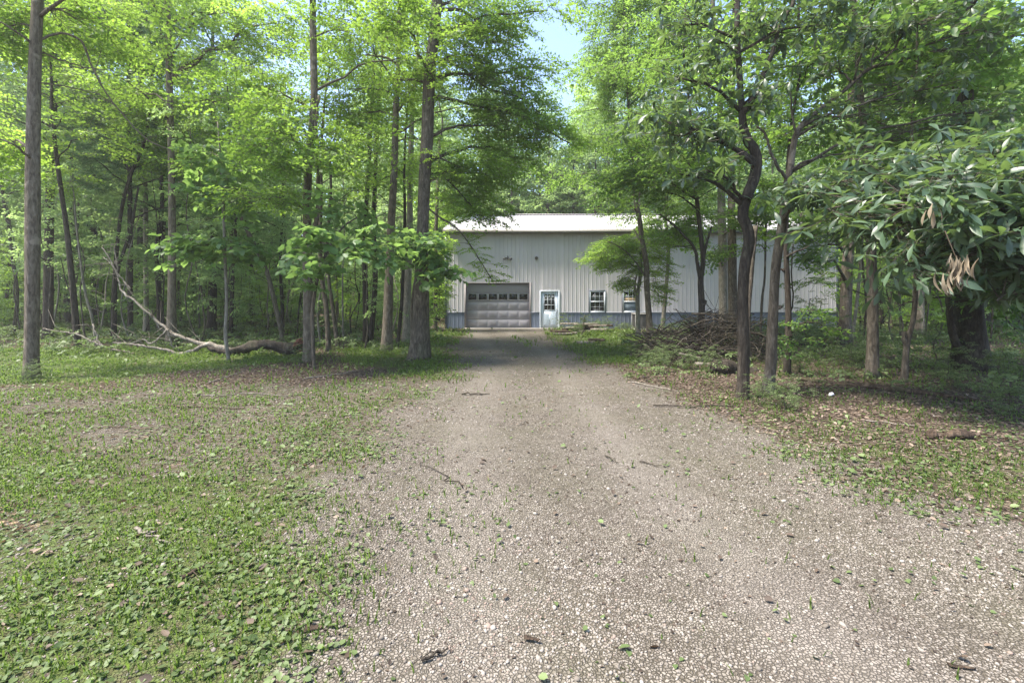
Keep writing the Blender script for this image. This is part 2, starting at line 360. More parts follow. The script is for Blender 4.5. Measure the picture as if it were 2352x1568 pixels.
def tree(name, label, cat, group, D, pts, bark, leaf, top=None, branches=(), auto=None, blobs=(), tpls=S_MAPLE, tone=.5, seed=0, flare=1.35, k=12, dD=0, nostem=False, rtop=.02, extra=None, dead=False, lump=.05):
    """pts: (u,v,width in photo pixels) of the stem at distance D from the ground up; top: height it grows on to"""
    g = np.random.default_rng(seed+int(pts[0][0])*3)
    A = []
    for (u, v, w) in pts:
        f = (pts[0][1]-v)/max(1, pts[0][1]); d = D+dD*f
        A.append([*W(u, v, d), w/F*d/2/math.hypot(1, (u-CU)/F)])
    A[0][2] = float(gz(A[0][0], A[0][1]))-.08
    A = np.array(A)
    if top is not None and top > A[-1, 2]:
        dirv = (A[-1, :3]-A[-2, :3]); dirv = dirv/dirv[2]; z0, r0 = A[-1, 2], A[-1, 3]; x = A[-1].copy()
        dirv[:2] = np.clip(dirv[:2], -.12, .12)
        for q in (1/3, 2/3, 1): A = np.vstack([A, [x[0]+dirv[0]*(top-z0)*q+g.normal(0, .1), x[1]+dirv[1]*(top-z0)*q+g.normal(0, .1), z0+(top-z0)*q, r0*(1-q)+rtop*q]])
    n = max(10, int(len(A)*4)); ax = smooth_line(A, n); ax[:, 3] = np.maximum(ax[:, 3], .006)
    z0 = ax[0, 2]; R = ax[:, 3].copy(); hgt = ax[:, 2]-z0; R *= 1+(flare-1)*np.exp(-hgt/(R[0]*2.2))
    base = np.array([ax[0, 0], ax[0, 1], 0.])
    root = empty(name, base); tag(root, label, cat, group)
    tm = MB(); loc = ax[:, :3]-base
    tm.tube(loc, R, k, lump=lump, seed=seed)
    lm = MB()
    for br in branches:
        w0 = br.get('w', (8, 3)); d0 = br.get('D', D); d1 = d0+br.get('dD', 0); p = br['p']; m_ = len(p)
        B = np.array([[*W(u, v, d0+(d1-d0)*i/(m_-1)), (w0[0]+(w0[1]-w0[0])*i/(m_-1))/F*D/2/math.hypot(1, (u-CU)/F)] for i, (u, v) in enumerate(p)])
        s = axis_at(ax, B[0, 2]); 
        if not br.get('free'): B[0, 0:2] = s[0:2]*.85+B[0, 0:2]*.15
        BL = smooth_line(B, m_*4); BL[1:-1, :3] += g.normal(0, .006, (len(BL)-2, 3))
        tm.tube(BL[:, :3]-base, np.maximum(BL[:, 3], .004), 7)
        for q in range(br.get('twigs', 5)):
            i = g.integers(len(BL)//3, len(BL)-1); tip = BL[i, :3]+np.array([g.normal(0, .35), g.normal(0, .35), g.normal(.1, .25)])
            V, Fc = strip_tube(BL[i, :3]-base, tip-base, max(.005, BL[i, 3]*.4)); tm.add(V, Fc, 0)
        if br.get('n', 0): foliate(lm, BL[:, :3]-base+0, tpls, g, br['n'], br.get('s', .45), br.get('flat', .3), br.get('sc', (.5, .95)), br.get('st', .25), tone+br.get('t', 0), twig_mb=tm, keepall=True)
    if auto:
        zlo, zhi, nb, ln = auto['zlo'], auto['zhi'], auto['n'], auto['L']
        for q in range(nb):
            z = zlo+(zhi-zlo)*(q+g.random())/nb; s = axis_at(ax, z); az = q*2.4+g.uniform(-.5, .5); le = ln*g.uniform(.6, 1.1)*(1-.45*(z-zlo)/(zhi-zlo+.1))
            if 'az' in auto and g.random() < .6: az = g.uniform(*auto['az'])
            tip = s[:3]+np.array([cos(az)*le, sin(az)*le, le*g.uniform(.0, .35)])
            BP, BR = bough_to(ax, tip, g); BR = BR*.68
            if prune(BP[-3:], g).all() or g.random() < .3: tm.tube(BP-base, BR, 6)
            if not dead:
                u, v = proj(BP[5]+0); 
                high = tip[2] > 2.2+.86*tip[1]        # above the picture: a coarser hand
                nn = auto.get('sp', 26); 
                foliate_w(lm, BP, base, tpls, g, int(nn*.62) if not high else int(nn*auto.get('hi', .3)), auto.get('s', .5), auto.get('flat', .3), (.6, 1.1) if not high else (1.0, 1.5), .25, tone+g.normal(0, .07), extra, tm)
    for bl in blobs:
        u, v, ru, rv, d, rd, ns = bl[:7]; o = bl[7] if len(bl) > 7 else {}; ns = ns if o.get('keep') else int(ns*.72)
        c = W(u, v, d); rx = ru/F*d; rz = rv/F*d
        if o.get('limb', True):
            BP, BR = bough_to(ax, c, g, rise=o.get('rise', .3)); tm.tube(BP-base, BR, 6)
        q = g.normal(0, 1, (ns, 3)); q /= np.linalg.norm(q, axis=1)[:, None]; q *= g.random(ns)[:, None]**.4
        P = c+q*np.array([rx, rd, rz]); kk = prune(P, g, extra) if not o.get('keep') else np.ones(ns, bool); P = P[kk]; m_ = len(P)
        yaw = np.arctan2(P[:, 1]-axis_at(ax, c[2])[1], P[:, 0]-axis_at(ax, c[2])[0])+g.normal(0, .8, m_)
        if m_:
            stamp(lm, o.get('tpls', tpls), P-base-np.stack([np.cos(yaw), np.sin(yaw), yaw*0], -1)*.25, yaw, g.normal(.15, .25, m_), g.normal(0, .25, m_), g.uniform(*o.get('sc', (.55, 1.0)), m_), np.full(m_, tone+o.get('t', 0)), g=g)
            for i in range(0, m_, 4):
                j = int(g.integers(2, len(BP))) if o.get('limb', True) else 0
                a_ = BP[j] if o.get('limb', True) else c
                V, Fc = strip_tube(a_-base, P[i]-base, .008); tm.add(V, Fc, 0)
    tr = tm.build('trunk', bark, root, smooth=True)
    if lm.n: lm.build('crown', [leaf, TWIG], root)
    return root
def foliate_w(mb, BP, base, tpls, g, n, spread, flat, scale, start, tone, extra, tm):
    L = len(BP); t = start+(1-start)*g.random(n)**.8; i = np.clip(t*(L-1), 0, L-1.001); a = i.astype(int); f = (i-a)[:, None]
    C = BP[a]*(1-f)+BP[a+1]*f
    off = np.stack([g.normal(0, spread, n), g.normal(0, spread, n), g.normal(0, spread*flat, n)], -1)
    P = C+off; k = prune(P, g, extra); d = BP[-1]-BP[0]; b0 = math.atan2(d[1], d[0])
    yaw = np.where(g.random(n) < .5, np.arctan2(off[:, 1], off[:, 0]), b0+g.normal(0, .8, n))
    for q in np.nonzero(k)[0][::4]:
        V, Fc = strip_tube(C[q]-base, P[q]-base, .008); tm.add(V, Fc, 0)
    m_ = int(k.sum())
    stamp(mb, tpls, P[k]-base, yaw[k], g.normal(.15, .22, m_), g.normal(0, .22, m_), g.uniform(*scale, m_), np.full(m_, tone), g=g)

exec_parts = []
# ------------------------------------------------------------------ HAZE between the trees, a thin volume added to lighten the dark gaps
m = bpy.data.materials.new('haze'); m.use_nodes = True; n = m.node_tree.nodes; l = m.node_tree.links; n.remove(n['Principled BSDF'])
pv = n.new('ShaderNodeVolumePrincipled'); pv.inputs['Density'].default_value = .0011; pv.inputs['Color'].default_value = (.95, .95, .93, 1); pv.inputs['Anisotropy'].default_value = .3
l.new(pv.outputs[0], n['Material Output'].inputs['Volume'])
hz = MB(); hz.box(-110, 110, -60, 110, -1.2, 34); tag(hz.build('haze', m), 'thin haze between the trees, added to lift the dark gaps', 'haze', kind='stuff')
sc.cycles.volume_bounces = 0; sc.cycles.volume_step_rate = 4
# ------------------------------------------------------------------ GROUND
DRIVE = [(1076, 700), (1076, 757), (1060, 780), (1050, 820), (1036, 860), (1000, 900), (950, 960), (870, 1040), (800, 1130), (750, 1250), (690, 1400), (650, 1568), (600, 2600), (5200, 2600), (2900, 1480), (2352, 1240), (2200, 1195), (2080, 1155), (1980, 1105), (1850, 1040), (1720, 985), (1640, 945), (1520, 905), (1440, 862), (1350, 828), (1290, 790), (1258, 757), (1258, 700)]
SIDE = [(-2500, 925), (0, 892), (300, 885), (620, 872), (880, 866), (1036, 860), (1000, 900), (950, 960), (870, 1040), (800, 1130), (560, 1085), (300, 1045), (0, 1030), (-2500, 1120)]
LAWN = [(-2500, 1120), (0, 1030), (300, 1045), (560, 1085), (800, 1130), (750, 1250), (690, 1400), (650, 1568), (600, 2600), (-6000, 2600)]
LWOODGRASS = [(-2500, 815), (0, 800), (450, 800), (720, 812), (640, 838), (480, 850), (300, 868), (100, 885), (0, 882), (-2500, 925)]
LGRASS = [(985, 755), (1075, 757), (1060, 780), (1050, 820), (1036, 860), (940, 872), (880, 850), (780, 820), (800, 800), (900, 780), (985, 770)]
RGRASS = [(1258, 757), (1480, 757), (1500, 800), (1470, 828), (1440, 845), (1350, 828), (1290, 790)]
RLITTER = [(1440, 862), (1520, 905), (1640, 945), (1720, 985), (1850, 1025), (1980, 1060), (2352, 1075), (5000, 1350), (5000, 900), (2352, 925), (1900, 885), (1700, 860), (1480, 835)]
RSTRIP = [(1640, 945), (1720, 985), (1850, 1040), (1980, 1105), (2080, 1155), (2200, 1195), (2352, 1240), (2900, 1480), (5000, 2000), (5000, 1350), (2352, 1075), (2100, 1050), (1900, 1000), (1760, 955)]
LLITTER = [(300, 868), (480, 850), (640, 835), (720, 815), (880, 850), (940, 872), (620, 885), (300, 892)]
def hashn(x, y, s):      # cheap smooth value noise
    xi, yi = np.floor(x*s), np.floor(y*s); xf, yf = x*s-xi, y*s-yi
    def h(a, b): q = np.sin(a*127.1+b*311.7+s*74.7)*43758.5453; return q-np.floor(q)
    xf = xf*xf*(3-2*xf); yf = yf*yf*(3-2*yf)
    return (h(xi, yi)*(1-xf)+h(xi+1, yi)*xf)*(1-yf)+(h(xi, yi+1)*(1-xf)+h(xi+1, yi+1)*xf)*yf
def fbm(x, y, s): return (hashn(x, y, s)+.5*hashn(x+7, y+3, s*2.1)+.25*hashn(x+1, y+9, s*4.3))/1.75
def cover(x, y, jit=.5, g=None):
    """gravel, green, litter, sand shares at ground points"""
    x = np.asarray(x, float); y = np.asarray(y, float)
    h_ = np.sin(x*913.7+y*417.3)*9173.13; h_ = h_-np.floor(h_); h2 = np.sin(x*517.1+y*833.9)*7919.7; h2 = h2-np.floor(h2)
    xx = x+jit*(fbm(x, y, 1.1)-.5)*2.4+(h_-.5)*.75; yy = y+jit*(fbm(x+31, y+17, 1.1)-.5)*2.4+(h2-.5)*.6
    yc = np.maximum(yy, .95); u = CU+F*xx/yc; v = CV+F*H0/yc
    I = lambda p: inpoly(u, v, p)
    gr = np.full(x.shape, .0); gn = np.full(x.shape, .45); li = np.full(x.shape, .55); sa = np.zeros(x.shape)
    for p, a in ((SIDE, (.5, .52, .35)), (LAWN, (.42, .80, .3)), (LWOODGRASS, (.0, .95, .15)), (LGRASS, (.1, .9, .2)), (RGRASS, (.0, 1., .1)), (LLITTER, (.15, .34, .8)), (RLITTER, (.05, .30, .9)), (RSTRIP, (.2, .62, .8)), (DRIVE, (1., .05, .05))):
        m_ = I(p); gr[m_], gn[m_], li[m_] = a
    sp = ((u-60)/95)**2+((v-1168)/30)**2 < 1; sa[sp] = 1; gn[sp] *= .1; gr[sp] *= .2
    for (cu, cv, ru, rv) in ((400, 1063, 70, 14), (395, 985, 60, 6), (550, 1095, 30, 8)): 
        q = ((u-cu)/ru)**2+((v-cv)/rv)**2 < 1; sa[q] = .7; gn[q] *= .4
    ed = I([(650, 1130), (800, 1130), (980, 1000), (1120, 1100), (1020, 1250), (960, 1568), (640, 1568)]); gn[ed] = np.maximum(gn[ed], .22)
    md = I([(1190, 776), (1212, 776), (1235, 796), (1215, 798)]); gn[md] = .9; gr[md] = .3
    return gr, gn, li, sa
def ax_lines(lo, hi, mid_lo, mid_hi, step, grow=1.25):
    a = list(np.arange(mid_lo, mid_hi+1e-6, step)); s = step
    while a[-1] < hi: s *= grow; a.append(a[-1]+s)
    s = step
    while a[0] > lo: s *= grow; a.insert(0, a[0]-s)
    return np.array(a)
def track(x, y): return np.exp(-((np.abs(x-(-.6+(22-y)*.07)+.25*np.sin(y*.35))-.82)/.34)**2)
gx = ax_lines(-900, 900, -11, 13, .07); gy = ax_lines(-400, 1500, .7, 14, .07)
GX, GY = np.meshgrid(gx, gy); gxf, gyf = GX.ravel(), GY.ravel()
acc = np.zeros((4, len(gxf))); gg = np.random.default_rng(3)
for q in range(8):
    jx = gg.normal(0, .05+.008*np.clip(gyf, 0, 30)); acc += np.array(cover(gxf+jx, gyf+gg.normal(0, .1)))/8
GZ = gz(gxf, gyf)
ny, nx = GX.shape; i = (np.arange(ny-1)[:, None]*nx+np.arange(nx-1)[None]).ravel()
me = np_mesh('ground', np.stack([gxf, gyf, GZ], -1), [np.stack([i, i+1, i+nx+1, i+nx], -1)], [], smooth=True)
for nm, arr in zip(('gravel', 'green', 'litter', 'sand'), acc):
    a = me.attributes.new(nm, 'FLOAT', 'POINT'); a.data.foreach_set('value', arr.astype(np.float32))
a = me.attributes.new('track', 'FLOAT', 'POINT'); a.data.foreach_set('value', (track(gxf, gyf)*np.clip(.4+1.2*fbm(gxf, gyf, .7), 0, 1)).astype(np.float32))
m, n, l, b = mat_base('forest_clearing_ground')
P_ = pos(n, l)
def attr(nm): a = n.new('ShaderNodeAttribute'); a.attribute_name = nm; return a.outputs['Fac']
def vor(scale, feat='F1', rnd=1.0):
    t = n.new('ShaderNodeTexVoronoi'); t.inputs['Scale'].default_value = scale; t.feature = feat; t.inputs['Randomness'].default_value = rnd
    l.new(P_, t.inputs['Vector']); return t
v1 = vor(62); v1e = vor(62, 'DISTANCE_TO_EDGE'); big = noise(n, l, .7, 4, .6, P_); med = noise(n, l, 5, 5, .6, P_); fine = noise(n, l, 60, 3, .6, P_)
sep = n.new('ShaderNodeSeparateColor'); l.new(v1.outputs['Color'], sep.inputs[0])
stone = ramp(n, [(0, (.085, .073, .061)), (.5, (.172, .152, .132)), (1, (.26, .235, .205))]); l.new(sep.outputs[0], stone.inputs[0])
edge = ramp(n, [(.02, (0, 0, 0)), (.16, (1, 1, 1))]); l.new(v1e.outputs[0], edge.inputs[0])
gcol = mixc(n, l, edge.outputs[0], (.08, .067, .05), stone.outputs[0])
dm = ramp(n, [(.42, (0, 0, 0)), (.62, (1, 1, 1))]); l.new(med.outputs[0], dm.inputs[0])
gcol = mixc(n, l, math_(n, l, 'MULTIPLY', dm.outputs[0], .45), gcol, (.085, .072, .058))
bm = ramp(n, [(.4, (0, 0, 0)), (.65, (1, 1, 1))]); l.new(big.outputs[0], bm.inputs[0])
gcol = mixc(n, l, math_(n, l, 'MULTIPLY', bm.outputs[0], .4), gcol, (.10, .095, .06))
gcol = mixc(n, l, math_(n, l, 'MULTIPLY', attr('track'), .3), gcol, (.235, .212, .186)); v2 = vor(32); sep2 = n.new('ShaderNodeSeparateColor'); l.new(v2.outputs['Color'], sep2.inputs[0])
lcol = ramp(n, [(0, (.024, .018, .013)), (.55, (.065, .048, .035)), (.85, (.125, .095, .072)), (1, (.23, .18, .14))]); l.new(sep2.outputs[1], lcol.inputs[0])
soil = mixc(n, l, med.outputs[0], (.045, .034, .022), (.10, .078, .05))
grn = ramp(n, [(.3, (.045, .055, .02)), (.6, (.085, .12, .03))]); l.new(fine.outputs[0], grn.inputs[0])
def thr(a, nz, lo, hi):    # a share turned into patches
    s_ = math_(n, l, 'ADD', a, math_(n, l, 'MULTIPLY', math_(n, l, 'SUBTRACT', nz, .5), 1.6)); r = n.new('ShaderNodeMapRange'); r.interpolation_type = 'SMOOTHSTEP'
    r.inputs[1].default_value = lo; r.inputs[2].default_value = hi; l.new(s_, r.inputs[0]); return r.outputs[0]
mix_ = noise(n, l, 9, 4, .65, P_)
c = mixc(n, l, thr(attr('litter'), mix_.outputs[0], .3, .6), soil, lcol.outputs[0])
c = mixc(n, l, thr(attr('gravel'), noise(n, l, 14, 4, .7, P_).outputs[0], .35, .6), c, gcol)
c = mixc(n, l, thr(math_(n, l, 'MULTIPLY', attr('green'), .9), noise(n, l, 7, 6, .75, P_).outputs[0], .42, .85), c, grn.outputs[0])
sandc = mixc(n, l, med.outputs[0], (.26, .18, .11), (.38, .28, .18))
c = mixc(n, l, thr(attr('sand'), med.outputs[0], .35, .65), c, sandc)
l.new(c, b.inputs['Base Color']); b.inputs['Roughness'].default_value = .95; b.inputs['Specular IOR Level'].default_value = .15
hgt = math_(n, l, 'ADD', edge.outputs[0], math_(n, l, 'MULTIPLY', sep.outputs[1], .6)); hgt = math_(n, l, 'ADD', hgt, math_(n, l, 'MULTIPLY', med.outputs[0], 1.5))
bp = n.new('ShaderNodeBump'); bp.inputs['Strength'].default_value = .8; bp.inputs['Distance'].default_value = .012
l.new(hgt, bp.inputs['Height']); l.new(bp.outputs[0], b.inputs['Normal'])
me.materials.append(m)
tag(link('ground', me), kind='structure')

# ------------------------------------------------------------------ BUILDING
WY = 25.6; WX0, WX1 = -3.72, 18.28; WD = 12.6; EZ = 5.52; RZ = 7.42
def metal(name, col, rough=.45, stain=.25, met=0., spec=.5, var=.08):
    m, n, l, b = mat_base(name)
    t = noise(n, l, .6, 4, .6, pos(n, l, (1, 1, .35))); s2 = noise(n, l, 6, 5, .7, pos(n, l, (1, 1, .12)))
    r = ramp(n, [(.3, tuple(c*(1-var) for c in col)), (.7, tuple(min(1, c*(1+var)) for c in col))]); l.new(t.outputs[0], r.inputs[0])
    r2 = ramp(n, [(.5, (0, 0, 0)), (.8, (1, 1, 1))]); l.new(s2.outputs[0], r2.inputs[0])
    c = mixc(n, l, math_(n, l, 'MULTIPLY', r2.outputs[0], stain), r.outputs[0], tuple(x*.6 for x in col))
    l.new(c, b.inputs['Base Color']); b.inputs['Roughness'].default_value = rough; b.inputs['Metallic'].default_value = met
    b.inputs['Specular IOR Level'].default_value = spec; return m
M_SIDE = metal('beige_siding', (.50, .475, .495), .5, .3); M_BLUE = metal('blue_siding', (.135, .16, .22), .5, .3); M_ROOF = metal('pale_roof_metal', (.38, .365, .385), .4, .2, spec=.5)
M_TRIM = metal('slate_trim', (.12, .14, .18), .5, .1); M_GTRIM = metal('taupe_trim', (.20, .18, .18), .5, .1); M_DOORG = metal('taupe_garage_door', (.28, .265, .29), .42, .15)
M_WHITE = metal('white_paint', (.66, .70, .76), .4, .06, var=.04); M_DOORW = metal('pale_door_paint', (.50, .57, .65), .4, .06, var=.04); M_EAVE = metal('dark_gutter', (.17, .16, .145), .5, .3)
M_INT = metal('dark_interior', (.02, .02, .02), .9); M_CONC = metal('concrete', (.30, .28, .25), .9, .4, spec=.2)
m, n, l, b = mat_base('window_glass'); b.inputs['Base Color'].default_value = (.012, .016, .014, 1); b.inputs['Roughness'].default_value = .06; b.inputs['Specular IOR Level'].default_value = .5; GLASS = m
m, n, l, b = mat_base('plywood'); b.inputs['Base Color'].default_value = (.30, .22, .13, 1); b.inputs['Roughness'].default_value = .7; PLY = m
m, n, l, b = mat_base('blue_cover'); b.inputs['Base Color'].default_value = (.10, .135, .17, 1); b.inputs['Roughness'].default_value = .6; BLUEC = m
m, n, l, b = mat_base('brass'); b.inputs['Base Color'].default_value = (.5, .45, .38, 1); b.inputs['Metallic'].default_value = 1; b.inputs['Roughness'].default_value = .3; KNOB = m
m, n, l, b = mat_base('paper'); b.inputs['Base Color'].default_value = (.75, .75, .72, 1); PAPER = m
m, n, l, b = mat_base('lamp_housing'); b.inputs['Base Color'].default_value = (.09, .09, .085, 1); b.inputs['Roughness'].default_value = .4; LAMP = m

bld = empty('metal_building', (WX0, WY, 0)); tag(bld, 'long metal building with pale ribbed siding, blue base band and white roof', 'building')
def B(mb, name, mats, parent=bld, smooth=False):
    """build in world coordinates, parent to the building"""
    o = mb.build(name, mats, parent, smooth); 
    off = Vector((0, 0, 0)); p = parent
    while p is not None: off += Vector(p.location); p = p.parent
    o.location = -off; return o
def ribs(mb, x0, x1, z0, z1, y, phase=WX0, step=.2286, h=.012, wdt=.055, mat=0, out=-1):
    """corrugated sheet facing -Y"""
    xs = [x0]; ys = [y]
    k = math.ceil((x0-phase)/step-.2)
    while True:
        c_ = phase+k*step; k += 1
        if c_-wdt/2 <= x0+.002: continue
        if c_+wdt/2 >= x1-.002: break
        for dx, dh in ((-wdt/2, 0), (-wdt/5, h), (wdt/5, h), (wdt/2, 0)): xs.append(c_+dx); ys.append(y+out*dh)
        for f in (.36, .64):   # two low stiffener beads between the ribs
            cc = c_+step*f
            if cc+.012 < x1:
                for dx, dh in ((-.012, 0), (0, .004), (.012, 0)): xs.append(cc+dx); ys.append(y+out*dh)
    o = [i for i, x in enumerate(xs) if x < x1]; xs = [xs[i] for i in o]+[x1]; ys = [ys[i] for i in o]+[y]
    n_ = len(xs); V = [(a, b_, z0) for a, b_ in zip(xs, ys)]+[(a, b_, z1) for a, b_ in zip(xs, ys)]
    q = np.arange(n_-1); mb.add(V, np.stack([q, q+1, q+n_+1, q+n_], -1), mat)
GD = (-2.62, 1.03, 2.53)            # garage opening x0,x1,z
PD = (1.55, 2.68, 2.14)             # person door with frame
WINS = [(4.38, 5.22, .93, 2.10), (6.25, 7.09, .93, 2.10)]
wz = .90
mb = MB()
ribs(mb, WX0, GD[0], wz, EZ, WY); ribs(mb, GD[0], GD[1], GD[2], EZ, WY); ribs(mb, GD[1], PD[0], wz, EZ, WY); ribs(mb, PD[0], PD[1], PD[2], EZ, WY)
ribs(mb, PD[1], WINS[0][0], wz, EZ, WY)
for k_, w in enumerate(WINS):
    ribs(mb, w[0], w[1], w[3], EZ, WY); nx_ = WINS[k_+1][0] if k_+1 < len(WINS) else WX1; ribs(mb, w[1], nx_, wz, EZ, WY)
    ribs(mb, w[0], w[1], wz, w[2], WY)
# gable ends and back
for x in (WX0, WX1):
    V = [(x, WY, 0), (x, WY+WD, 0), (x, WY+WD, EZ), (x, WY+WD/2, RZ), (x, WY, EZ)]
    mb.add(V, [(0, 1, 2, 3, 4)] if x == WX0 else [(4, 3, 2, 1, 0)])
mb.add([(WX0, WY+WD, 0), (WX1, WY+WD, 0), (WX1, WY+WD, EZ), (WX0, WY+WD, EZ)], [(0, 1, 2, 3)])
B(mb, 'wall', M_SIDE)
mb = MB(); z0_ = -.05
ribs(mb, WX0, GD[0], z0_, wz, WY); ribs(mb, GD[1], PD[0], z0_, wz, WY); ribs(mb, PD[1], WX1, z0_, wz, WY)
B(mb, 'wainscot', M_BLUE)
mb = MB()
for a, c_ in ((WX0, GD[0]), (GD[1], PD[0]), (PD[1], WX1)): mb.box(a, c_, WY-.035, WY-.001, wz-.02, wz+.022)
mb.box(WX0-.05, WX0+.06, WY-.045, WY+.06, 0, EZ-.02); mb.box(WX1-.06, WX1+.05, WY-.045, WY+.06, 0, EZ-.02)
B(mb, 'corner_trim', M_TRIM)
# interior screen so nothing shows through
mb = MB(); mb.box(WX0+.2, WX1-.2, WY+.9, WY+1.0, 0, EZ-.1); B(mb, 'interior_wall', M_INT)
# roof: two ribbed slopes
rf = MB(); ov = .42; sl = (RZ-EZ)/(WD/2)
def slope(mb, sgn):
    ycen = WY+WD/2; y_e = ycen+sgn*(WD/2+ov); z_e = RZ-sl*(WD/2+ov)+.12; zr = RZ+.12
    xs = []; hs = []
    x = WX0-.12; k_ = 0
    while x < WX1+.1:
        for dx, dh in ((0, 0), (.02, .028), (.045, .028), (.065, 0)): xs.append(x+dx); hs.append(dh)
        x += .2286
    xs.append(WX1+.12); hs.append(0); n_ = len(xs)
    V = [(a, y_e, z_e+h) for a, h in zip(xs, hs)]+[(a, ycen, zr+h) for a, h in zip(xs, hs)]
    q = np.arange(n_-1); Fc = np.stack([q, q+1, q+n_+1, q+n_], -1)
    mb.add(V, Fc if sgn < 0 else Fc[:, ::-1])
slope(rf, -1); slope(rf, 1)
roof = B(rf, 'roof', M_ROOF)
mb = MB(); mb.box(WX0-.14, WX1+.14, WY+WD/2-.2, WY+WD/2+.2, RZ+.125, RZ+.165); B(mb, 'ridge_cap', M_ROOF)
mb = MB(); ze = RZ-sl*(WD/2+ov)+.12
mb.box(WX0-.12, WX1+.12, WY-ov-.015, WY-ov+.01, ze-.20, ze-.004); B(mb, 'fascia', M_EAVE)
mb = MB(); mb.box(WX0-.1, WX1+.1, WY-ov+.011, WY+.0, ze-.17, ze-.15); B(mb, 'soffit', M_GTRIM)
for x in (WX0-.13, WX1+.11):       # rake boards
    mb = MB(); yc_ = WY+WD/2
    for sgn in (-1, 1):
        ye_ = yc_+sgn*(WD/2+ov); V = [(x+dx, y_, z_) for dx in (0, .02) for (y_, z_) in ((ye_, ze-.2), (ye_, ze-.004), (yc_, RZ+.115), (yc_, RZ-.08))]
        mb.add(V, [(0, 1, 2, 3), (4, 7, 6, 5), (0, 3, 7, 4), (1, 5, 6, 2), (0, 4, 5, 1), (3, 2, 6, 7)])
    B(mb, 'rake_board', M_EAVE)
# concrete sill
mb = MB(); mb.box(GD[0]-.1, PD[1]+.25, WY-.38, WY-.03, -.1, .035); bevel(B(mb, 'concrete_apron', M_CONC), .01)
# garage door
yd = WY+.20
mb = MB(); mb.box(GD[0]-.05, GD[0]+.04, WY-.03, yd, 0, GD[2]+.05); mb.box(GD[1]-.04, GD[1]+.05, WY-.03, yd, 0, GD[2]+.05); mb.box(GD[0]+.04, GD[1]-.04, WY-.03, yd, GD[2], GD[2]+.05)
B(mb, 'door_surround', M_GTRIM)
gd = empty('garage_door'); gd.parent = bld; gd.location = (GD[0]-WX0, yd-WY, 0)
x0, x1 = GD[0]+.04, GD[1]-.04; sh = (GD[2]-.02)/5; cw = (x1-x0-.1)/6
for s_ in range(5):
    mb = MB(); za, zb = .02+s_*sh, .02+(s_+1)*sh-.014
    mb.box(x0, x1, yd, yd+.04, za, zb)
    if s_ < 3:
        for c_ in range(6):
            xa = x0+.05+c_*cw+.05; xb = xa+cw-.10; m1, m2 = za+.09, zb-.09
            # raised field with sloping edges
            V = [(xa, yd-.001, m1), (xb, yd-.001, m1), (xb, yd-.001, m2), (xa, yd-.001, m2), (xa+.022, yd-.02, m1+.022), (xb-.022, yd-.02, m1+.022), (xb-.022, yd-.02, m2-.022), (xa+.022, yd-.02, m2-.022)]
            mb.add(V, [(0, 1, 5, 4), (1, 2, 6, 5), (2, 3, 7, 6), (3, 0, 4, 7), (4, 5, 6, 7)])
    bevel(B(mb, 'door_panel', M_DOORG, gd), .006, 2)
for c_ in range(6):
    xa = x0+.05+c_*cw+.06; xb = xa+cw-.12; za, zb = .02+3*sh+.09, .02+4*sh-.08
    mb = MB()
    for bx in ((xa-.03, xb+.03, zb, zb+.03), (xa-.03, xb+.03, za-.03, za), (xa-.03, xa, za, zb), (xb, xb+.03, za, zb)): mb.box(bx[0], bx[1], yd-.022, yd-.002, bx[2], bx[3])
    fr = B(mb, 'window', metal('window_surround', (.42, .40, .41)) if c_ == 0 else bpy.data.materials['window_surround'], gd)
    mb = MB(); mb.box(xa, xb, yd-.010, yd-.003, za, zb); p = mb.build('pane', GLASS, fr)
mb = MB(); mb.box(GD[0], GD[1], yd-.01, yd+.03, 0, .022); B(mb, 'bottom_seal', M_INT, gd)
# person door
pd = empty('entry_door'); pd.parent = bld; pd.location = (PD[0]-WX0, 0, 0)
mb = MB(); fw = .075
mb.box(PD[0], PD[0]+fw, WY-.045, WY+.05, .035, PD[2]); mb.box(PD[1]-fw, PD[1], WY-.045, WY+.05, .035, PD[2]); mb.box(PD[0]+fw, PD[1]-fw, WY-.045, WY+.05, PD[2]-fw, PD[2])
bevel(B(mb, 'door_frame', M_WHITE, pd), .006)
a, c_ = PD[0]+fw+.004, PD[1]-fw-.004; y1 = WY+.02; zt = PD[2]-fw-.005
wx0, wx1, wz0, wz1 = a+.17, c_-.19, 1.02, 1.94
mb = MB(); mb.box(a, wx0, y1, y1+.045, .05, zt); mb.box(wx1, c_, y1, y1+.045, .05, zt); mb.box(wx0, wx1, y1, y1+.045, .05, wz0); mb.box(wx0, wx1, y1, y1+.045, wz1, zt)
for (xa, xb) in ((a+.13, (a+c_)/2-.05), ((a+c_)/2+.05, c_-.13)):
    m1, m2 = .22, .84; V = [(xa, y1-.001, m1), (xb, y1-.001, m1), (xb, y1-.001, m2), (xa, y1-.001, m2), (xa+.03, y1-.010, m1+.03), (xb-.03, y1-.010, m1+.03), (xb-.03, y1-.010, m2-.03), (xa+.03, y1-.010, m2-.03)]
    mb.add(V, [(0, 1, 5, 4), (1, 2, 6, 5), (2, 3, 7, 6), (3, 0, 4, 7), (4, 5, 6, 7)])
slab = B(mb, 'door_leaf', M_DOORW, pd)
mb = MB(); mb.box(wx0, wx1, y1+.012, y1+.02, wz0, wz1); B(mb, 'pane', GLASS, pd)
mb = MB()
for q in range(4): x = wx0+(wx1-wx0-.022)*q/3; mb.box(x, x+.022, y1-.012, y1+.010, wz0, wz1)
for q in range(4): z = wz0+(wz1-wz0-.022)*q/3; mb.box(wx0, wx1, y1-.010, y1+.008, z, z+.022)
B(mb, 'muntins', M_WHITE, pd)
